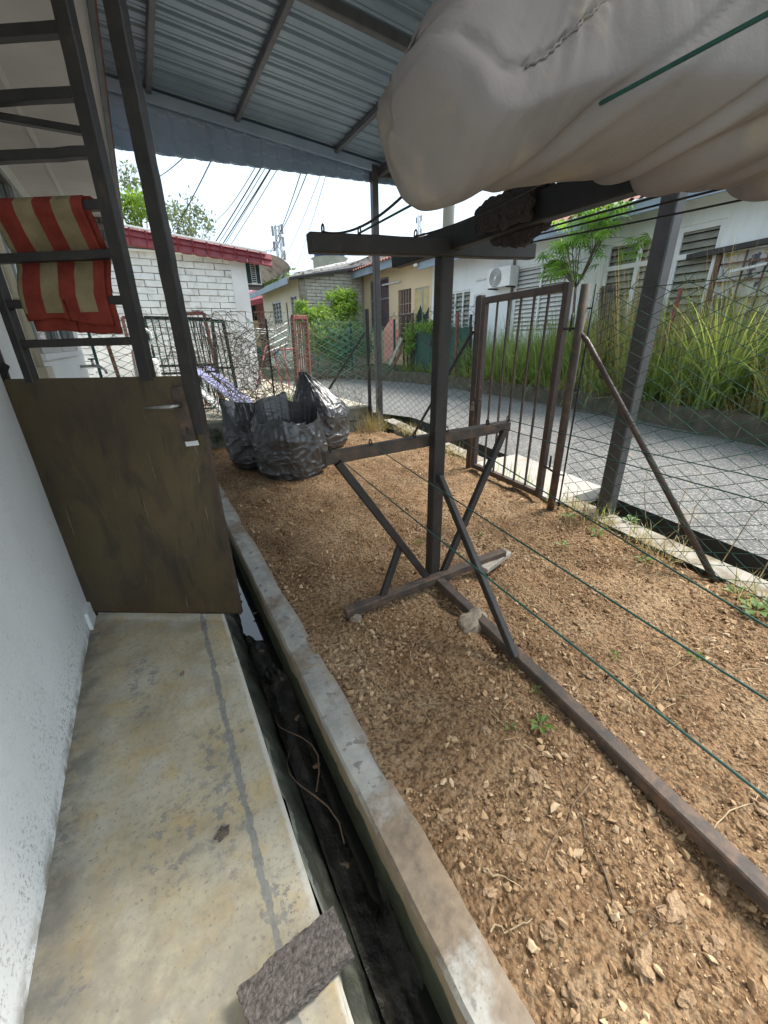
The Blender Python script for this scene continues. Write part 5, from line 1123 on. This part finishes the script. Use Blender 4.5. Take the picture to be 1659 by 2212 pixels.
# ------------------------------------------------------------------ fences and gates across the road
def post_at(t, x, y, z0, z1, mat, r=.03, name='fence_post'): return MB().bar((x, y, z0), (x, y, z1), r*2, r*2, (0, 1, 0)).build(name, mat, t)
FP = [(8.05, 9.3), (8.1, 10.6), (8.0, 12.4)]
f1_ = thing('chain_link_fence', 'green chain-link fence lined with dark shade net across the road', 'fence', (8.1, 10.6, .4))
for a_, b_ in zip(FP, FP[1:]):
    chainlink((*a_, 0), (*b_, 0), .40, 1.78, 'mesh2', .075, .075, .004, .01, f1_); ax_, bx_ = (a_[0]+.06, a_[1]), (b_[0]+.06, b_[1])
    MB().grid(lambda u, v: (ax_[0]+(bx_[0]-ax_[0])*u+.03*fb((u*3, v*2, 1)), ax_[1]+(bx_[1]-ax_[1])*u, .40+1.25*v+.05*fb((u*5, 0, 3))*v), 24, 10).build('shade_net', 'net', f1_)
for (x, y) in FP: post_at(f1_, x-.03, y, .3, 1.95, 'steel')
post_at(f1_, 7.93, 9.75, .3, 2.02, 'redsteel', .035)
f2_ = thing('chain_link_fence', 'pale green chain-link fence in front of the leafy bush at the road bend', 'fence', (6.8, 14, .4))
FP2 = [(7.75, 12.9), (6.9, 14.6), (5.0, 15.6), (3.3, 15.7)]
for a_, b_ in zip(FP2, FP2[1:]): chainlink((*a_, 0), (*b_, 0), .15, 1.85, 'mesh2', .11, .11, .005, .012, f2_, n=3)
for (x, y) in FP2: post_at(f2_, x, y, .0, 2.0, 'gwire')
g1 = grille('brown_gate', 'brown bar gate overgrown with creeper beside the salmon board', AX(872, 765, 8.0)*[1, 1, 0]+[0, 0, .45], AX(892, 765, 8.0)*[1, 1, 0]+[0, 0, .45], AX(892, 678, 8.0), AX(872, 682, 8.0), 5, 'gate', .06, .018, 'gate')
g2 = grille('brown_gate', 'rusty brown bar gate half hidden by tall grass in front of the louvred window', AX(1290, 800, 7.9)*[1, 1, 0]+[0, 0, .40], AX(1325, 800, 7.9)*[1, 1, 0]+[0, 0, .40], AX(1334, 620, 7.9), AX(1300, 622, 7.9), 6, 'gate', .06, .018, 'gate')
q = AX(1472, 622, 7.6); tag(MB().bar((q[0]-.04, q[1]+.1, .3), tuple(q), .05, .05, (0, 1, 0)).build('red_post', 'redsteel'), 'red-brown steel post standing in the tall grass before the doorway', 'post')
pb = MB(); c4 = [Vector(AX(px, py, xx)) for px, py, xx in ((846, 684, 7.95), (862, 722, 7.95), (846, 768, 7.7), (829, 782, 7.7), (829, 712, 7.75))]; nr = Vector((.03, .02, 0)); n5 = len(c4)
pb.add(c4+[p+nr for p in c4], [tuple(range(n5-1, -1, -1)), tuple(range(n5, 2*n5))]+[(i, (i+1) % n5, n5+(i+1) % n5, n5+i) for i in range(n5)]); tag(pb.build('salmon_board', 'pink'), 'salmon pink board leaning against the fence across the road', 'board')
plank('timber_board', 'weathered grey plank leaning beside the salmon board', AX(868, 730, 7.9), AX(842, 788, 7.6), .14, .04, 'timber', up=(1, 0, .3)); plank('timber_board', 'brown plank leaning under the weathered grey plank', AX(872, 745, 7.95), AX(850, 790, 7.65), .12, .04, 'wood', up=(1, 0, .3))

# ------------------------------------------------------------------ vegetation
def grass_tufts(name, label, nt, per, yr, xoff, hr, w, mat, lean, curl, seg=5, zf=.33, spread=.09):
    y = RNG.uniform(yr[0], yr[1], nt); kx = np.interp(y, [k[1] for k in KERB[:8]], [k[0] for k in KERB[:8]]); x = kx+xoff[0]+(xoff[1]-xoff[0])*RNG.random(nt); big = RNG.uniform(hr[0], hr[1], nt)*(1+.35*np.array([noise.noise(Vector((a_*.9, b_*.9, 7))) for a_, b_ in zip(x, y)]))
    i_ = np.repeat(np.arange(nt), per); n = len(i_); off = RNG.normal(0, spread, (n, 2)); az = np.arctan2(off[:, 1], off[:, 0])+RNG.normal(0, .6, n)
    P = np.stack([x[i_]+off[:, 0], y[i_]+off[:, 1], np.full(n, zf)], 1); H_ = big[i_]*RNG.uniform(.35, 1.0, n)**.7
    V_, F_ = blades(P, H_, w*RNG.uniform(.5, 1.4, n), np.abs(RNG.normal(0, lean, n))+.25*np.linalg.norm(off, axis=1)/spread*lean, np.abs(RNG.normal(curl*.6, curl*.55, n))*RNG.uniform(.3, 1.6, n), seg, az)
    o = obj(name, np_mesh(name, V_, F_), mat, None, False, 'stuff'); o['label'] = label; o['category'] = 'grass'; return o
grass_tufts('tall_grass', 'tall green grass growing on the bank in front of the white house', 170, 44, (.8, 7.6), (.15, 1.7), (.95, 2.2), .022, 'grass', .16, 1.5, 6)
grass_tufts('tall_grass', 'tall dry seeding grass stalks on the bank by the barred doorway', 150, 16, (.8, 5.6), (.15, 1.6), (1.2, 2.7), .011, 'grass_dry', .13, .6, 6)
grass_tufts('tall_grass', 'green grass between the gate view and the pale blue house', 95, 42, (6.0, 9.6), (.15, 1.5), (.8, 1.9), .022, 'grass', .16, 1.4, 6)
grass_tufts('low_grass', 'low green grass along the far kerb before the shade net fence', 70, 30, (8.5, 12.5), (.1, .8), (.25, .65), .018, 'grass', .3, 1.0, 4)
grass_tufts('dead_grass', 'dead straw-coloured grass hanging over the far kerb', 120, 22, (.8, 9.5), (.10, .6), (.3, .75), .010, 'grass_dry', .6, 1.4, 5)
grass_tufts('leaning_grass', 'broad bright grass blades drooping over the kerb by the white house', 40, 14, (.8, 8.5), (.05, .4), (.6, 1.2), .03, 'grass', .5, 1.8, 6)
def leaf_cloud(n, c, r, size, shell=.35, clumps=26, cl=.32, ratio=.42):
    """pointed leaf quads gathered in clumps through an ellipsoid"""
    d = RNG.normal(size=(clumps, 3)); d /= np.linalg.norm(d, axis=1)[:, None]; cc = np.array(c)+d*np.array(r)*(shell+(1-shell)*RNG.random((clumps, 1)))
    idx = RNG.integers(0, clumps, n); P = cc[idx]+RNG.normal(0, 1, (n, 3))*cl*np.mean(r)*.8
    base = np.array([(0, 0, 0), (.5, ratio*.5, .06), (1, 0, -.05), (.5, -ratio*.5, .06)]); F1 = np.array([(0, 1, 2, 3)])
    return scatter([base], F1, P, np.repeat((size*RNG.uniform(.6, 1.3, n))[:, None], 3, 1), randrot(n)), cc
def tree(name, label, cat, base, c, r, n, size, mat, clumps=26, cl=.32, trunk=.06, group=None, ratio=.42):
    t = thing(name, label, cat, tuple(base), group); (V_, F_), cc = leaf_cloud(n, c, r, size, .35, clumps, cl, ratio)
    obj('crown', np_mesh('crown', V_, F_), mat, t); mb = MB(); b = Vector(base); c = Vector(c); fk_ = b.lerp(c, .55)
    mb.tube([b, b.lerp(fk_, .5)+Vector((.03, .02, 0)), fk_], [trunk, trunk*.8, trunk*.6], 8)
    for q in cc[::2]: q = Vector(q); mb.tube([fk_, fk_.lerp(q, .5)+Vector((random.uniform(-.1, .1), 0, .08)), q], [trunk*.4, trunk*.25, trunk*.08], 5)
    mb.build('trunk', 'bark', t, True); return t
tree('tree', 'bright green leafy tree behind the maroon roof edge next to the eave', 'tree', (.2, 15.4, .3), (.75, 15.5, 4.95), (.70, .6, .42), 1500, .13, 'leaf_b', 26, .22)
tree('tree', 'thin grey-green tree with open twiggy crown behind the maroon roof', 'tree', (1.8, 16.5, .3), (2.0, 16.5, 5.0), (1.15, .8, .60), 1100, .13, 'leaf_g', 46, .15)
tree('tree', 'bare-topped sparse tree sticking up beside the party wall', 'tree', (.7, 16.0, .3), (.85, 16, 5.75), (.45, .4, .45), 240, .12, 'leaf_g', 18, .2)
tree('tree', 'distant round tree beyond the cream house roof', 'tree', (12.5, 62, .4), tuple(AY(590, 600, 62)), (3.0, 2.5, 1.6), 1800, .6, 'leaf_m', 40, .2, .3)
tree('bush', 'bright green rounded bush in front of the sand brick wall', 'bush', (7.3, 16.2, .3), tuple(AY(742, 660, 16.2)), (.62, .55, .62), 3600, .14, 'leaf_b', 34, .20, .04)
tree('bush', 'low bright green bush spilling along the fence at the road bend', 'bush', (6.1, 16.2, .3), tuple(AY(688, 690, 16.2)), (.95, .5, .42), 3200, .14, 'leaf_b', 34, .2, .03)
tree('bush', 'small pointed green shrub by the cream house windows', 'bush', (5.3, 16.4, .3), tuple(AY(652, 676, 16.4)), (.25, .3, .42), 900, .13, 'leaf_b', 14, .22, .03)
tree('bush', 'dense dark green shrub mass behind the fence at the road bend', 'bush', (6.8, 15.6, .1), tuple(AY(735, 735, 15.4)), (1.35, .5, .85), 5200, .17, 'leaf_m', 40, .24, .04)
tree('creeper', 'yellow-green creeper climbing the brown gate across the road', 'creeper', (7.9, 11.7, .4), tuple(AX(886, 740, 7.9)), (.12, .3, .55), 700, .10, 'leaf_b', 16, .25, .012)
tree('creeper', 'light green creeper along the top of the shade net fence', 'creeper', (8.0, 11.4, .4), (8.05, 11.0, 1.72), (.1, 1.4, .14), 900, .09, 'leaf_b', 30, .14, .012)
# cassava-like tree with palmate leaves
ct = thing('palmate_tree', 'slender tree with bright palmate leaves in front of the white house', 'tree', tuple(AX(1255, 700, 8.2)*[1, 1, 0]+[0, 0, .4]))
tb = Vector(AX(1258, 700, 8.2)); t0 = Vector((tb.x, tb.y, .4)); f0 = Vector(AX(1243, 622, 8.2)); cen = Vector(AX(1272, 505, 8.1))
mb = MB(); mb.tube([t0, t0.lerp(f0, .6)+Vector((0, .05, 0)), f0], [.035, .03, .026], 8); tips = []
for k in range(40):
    tip = cen+Vector((random.uniform(-.35, .35), max(-1.0, min(.9, random.gauss(-.15, .5))), random.gauss(.05, .33))); tips.append(tip)
    if k % 4 == 0: mid = f0.lerp(tip, .6)+Vector((0, 0, -.08)); mb.tube([f0, f0.lerp(mid, .5)+Vector((0, 0, -.03)), mid, tip], [.016, .012, .009, .004], 5)
    else: mb.tube([mid, mid.lerp(tip, .5)+Vector((0, 0, .04)), tip], [.005, .004, .002], 4)
for k in range(8): tip = Vector(AX(1200+random.uniform(-22, 20), 560+random.uniform(-22, 25), 8.3)); tips.append(tip); mb.tube([f0, f0.lerp(tip, .6)+Vector((0, 0, .1)), tip], [.014, .01, .004], 5)
mb.build('trunk', 'bark', ct, True)
pl_v = [(0, 0, 0)]; pl_f = []
for k in range(7):
    a_ = (k-3)*.52; l_ = 1-.06*abs(k-3); d = Vector((math.cos(a_), math.sin(a_), 0)); sv = Vector((-d.y, d.x, 0)); i0 = len(pl_v)
    pl_v += [tuple(d*l_*.45+sv*.085*l_+Vector((0, 0, -.06))), tuple(d*l_+Vector((0, 0, -.42*l_))), tuple(d*l_*.45-sv*.085*l_+Vector((0, 0, -.06)))]; pl_f.append((0, i0, i0+1, i0+2))
pl = MB().add(pl_v, pl_f).mesh('palmate_leaf'); pl.materials.append(M['leaf_c'])
for k in range(200):
    tip = tips[k % len(tips)]; p = tip+Vector((random.gauss(0, .09), random.gauss(0, .10), random.gauss(0, .09)))
    o = bpy.data.objects.new('leaf', pl); COL.objects.link(o); o.location = p; o.scale = [random.uniform(.17, .30)]*3; o.rotation_euler = (random.gauss(0, .35), random.gauss(.15, .35), random.uniform(0, 6.28)); o.parent = ct; o.matrix_parent_inverse = pinv(ct)

# ------------------------------------------------------------------ far things in the sky
def mast(label, px, pyt, pyb, y, w):
    t_, b_ = Vector(AY(px, pyt, y)), Vector(AY(px, pyb, y)); b_ = Vector((t_.x, t_.y, 0)); o = thing('telecom_mast', label, 'mast', tuple(b_)); mb = MB()
    for sx in (-1, 1):
        for sy in (-1, 1): mb.tube([b_+Vector((sx*w, sy*w, 0)), t_+Vector((sx*w*.6, sy*w*.6, 0))], .05*w*3, 4)
    H_ = t_.z; k = 0
    while k*w*2.2 < H_: z0 = k*w*2.2; s_ = (-1)**k; mb.tube([b_+Vector((-w*s_, -w, z0)), b_+Vector((w*s_, -w, min(H_, z0+w*2.2)))], .04*w*3, 4); k += 1
    mb.build('lattice', 'mast', o)
    for z, s_ in ((.99, 1), (.97, -1), (.90, 1), (.86, -1), (.80, 1)): MB().bar((t_.x+s_*w*1.5, t_.y, H_*z-w*1.7), (t_.x+s_*w*1.5, t_.y, H_*z+w*.8), w*.6, w*.6, (0, 1, 0)).build('antenna', 'mast', o)
    return o
mast('lattice telecom mast far beyond the cream house roof', 598, 487, 560, 60, .42); mast('small antenna mast rising over the peach house roof', 905, 465, 510, 60, .28)
tkc = AY(700, 556, 44); tw_ = thing('round_building', 'round pale building top with blue parapet far behind the roofs', 'building', (tkc[0], 44, 0))
MB().tube([(tkc[0]+.6, 44, 0), (tkc[0]+.6, 44, tkc[2]-.15), (tkc[0]+.6, 44, tkc[2]-.1)], [1.7, 1.7, 1.9], 28).build('tower_wall', 'tank', tw_, True); MB().tube([(tkc[0]+.6, 44, tkc[2]-.1), (tkc[0]+.6, 44, tkc[2]+.45)], [1.55, 1.55], 28).build('parapet_band', 'bluep', tw_, True)
zq = lambda x, y: (483.9+.33336*x, 259.2+.33336*y)
PW = [((-60, 655), (145, 320), .010), ((-330, 1180), (185, 318), .016), ((-300, 1170), (210, 325), .009), ((-290, 1190), (245, 325), .016), ((-260, 1180), (243, 340), .009), ((-225, 1190), (285, 340), .009), ((300, 860), (460, 375), .014), ((340, 760), (495, 375), .014), ((380, 910), (583, 390), .008), ((455, 980), (627, 395), .008), ((-420, 820), (-205, 410), .012), ((-520, 400), (-270, 160), .012)]
for k, (a_, b_, r_) in enumerate(PW):
    A_ = Vector(AY(*zq(*a_), 26)); B_ = Vector(AY(*zq(*b_), 13)); C_ = A_+(B_-A_)*1.5
    wire('power_line', A_, C_, r_, 'cable', 'overhead power line crossing the pale sky beyond the canopy', .25, 'overhead power lines', 'power line', 16)
tag(MB().tube([AY(560, 542, 30), AY(590, 542, 30), AY(601, 530, 30), AY(608, 500, 30)], .02, 5).build('power_line', 'cable', None, True), 'short slack cable hooked beside the far lattice mast', 'power line')

# ------------------------------------------------------------------ last small things by the road
for k, (pa, h_, dx) in enumerate((((1480, 1165), .42, .05), ((1465, 1150), .36, -.03), ((1560, 1215), .62, .16), ((1640, 1250), .50, .10), ((1395, 1120), .40, -.08))):
    b_ = Vector(G(*pa, .06)); t_ = b_+Vector((.02, -dx, h_)); pts_ = [b_, b_.lerp(t_, .5)+Vector((.0, .03, .02)), t_]
    tag(MB().tube(pts_, [.0035, .0028, .0018], 5).build('dry_stalk', 'straw', None, True), 'upright dry weed stalk growing beside the roadside drain', 'stalk', 'dry stalks beside the roadside drain')
q = Vector(G(1575, 945, .02)); arc = [q+Vector((.22*math.cos(t*.22-1.2), .30*math.sin(t*.22-1.2), .03+.02*math.sin(t*.5))) for t in range(12)]
tag(MB().tube(arc, .016, 8).build('pipe_offcut', 'plastic_w', None, True), 'curved white pipe offcut lying on the road by the far kerb', 'pipe')
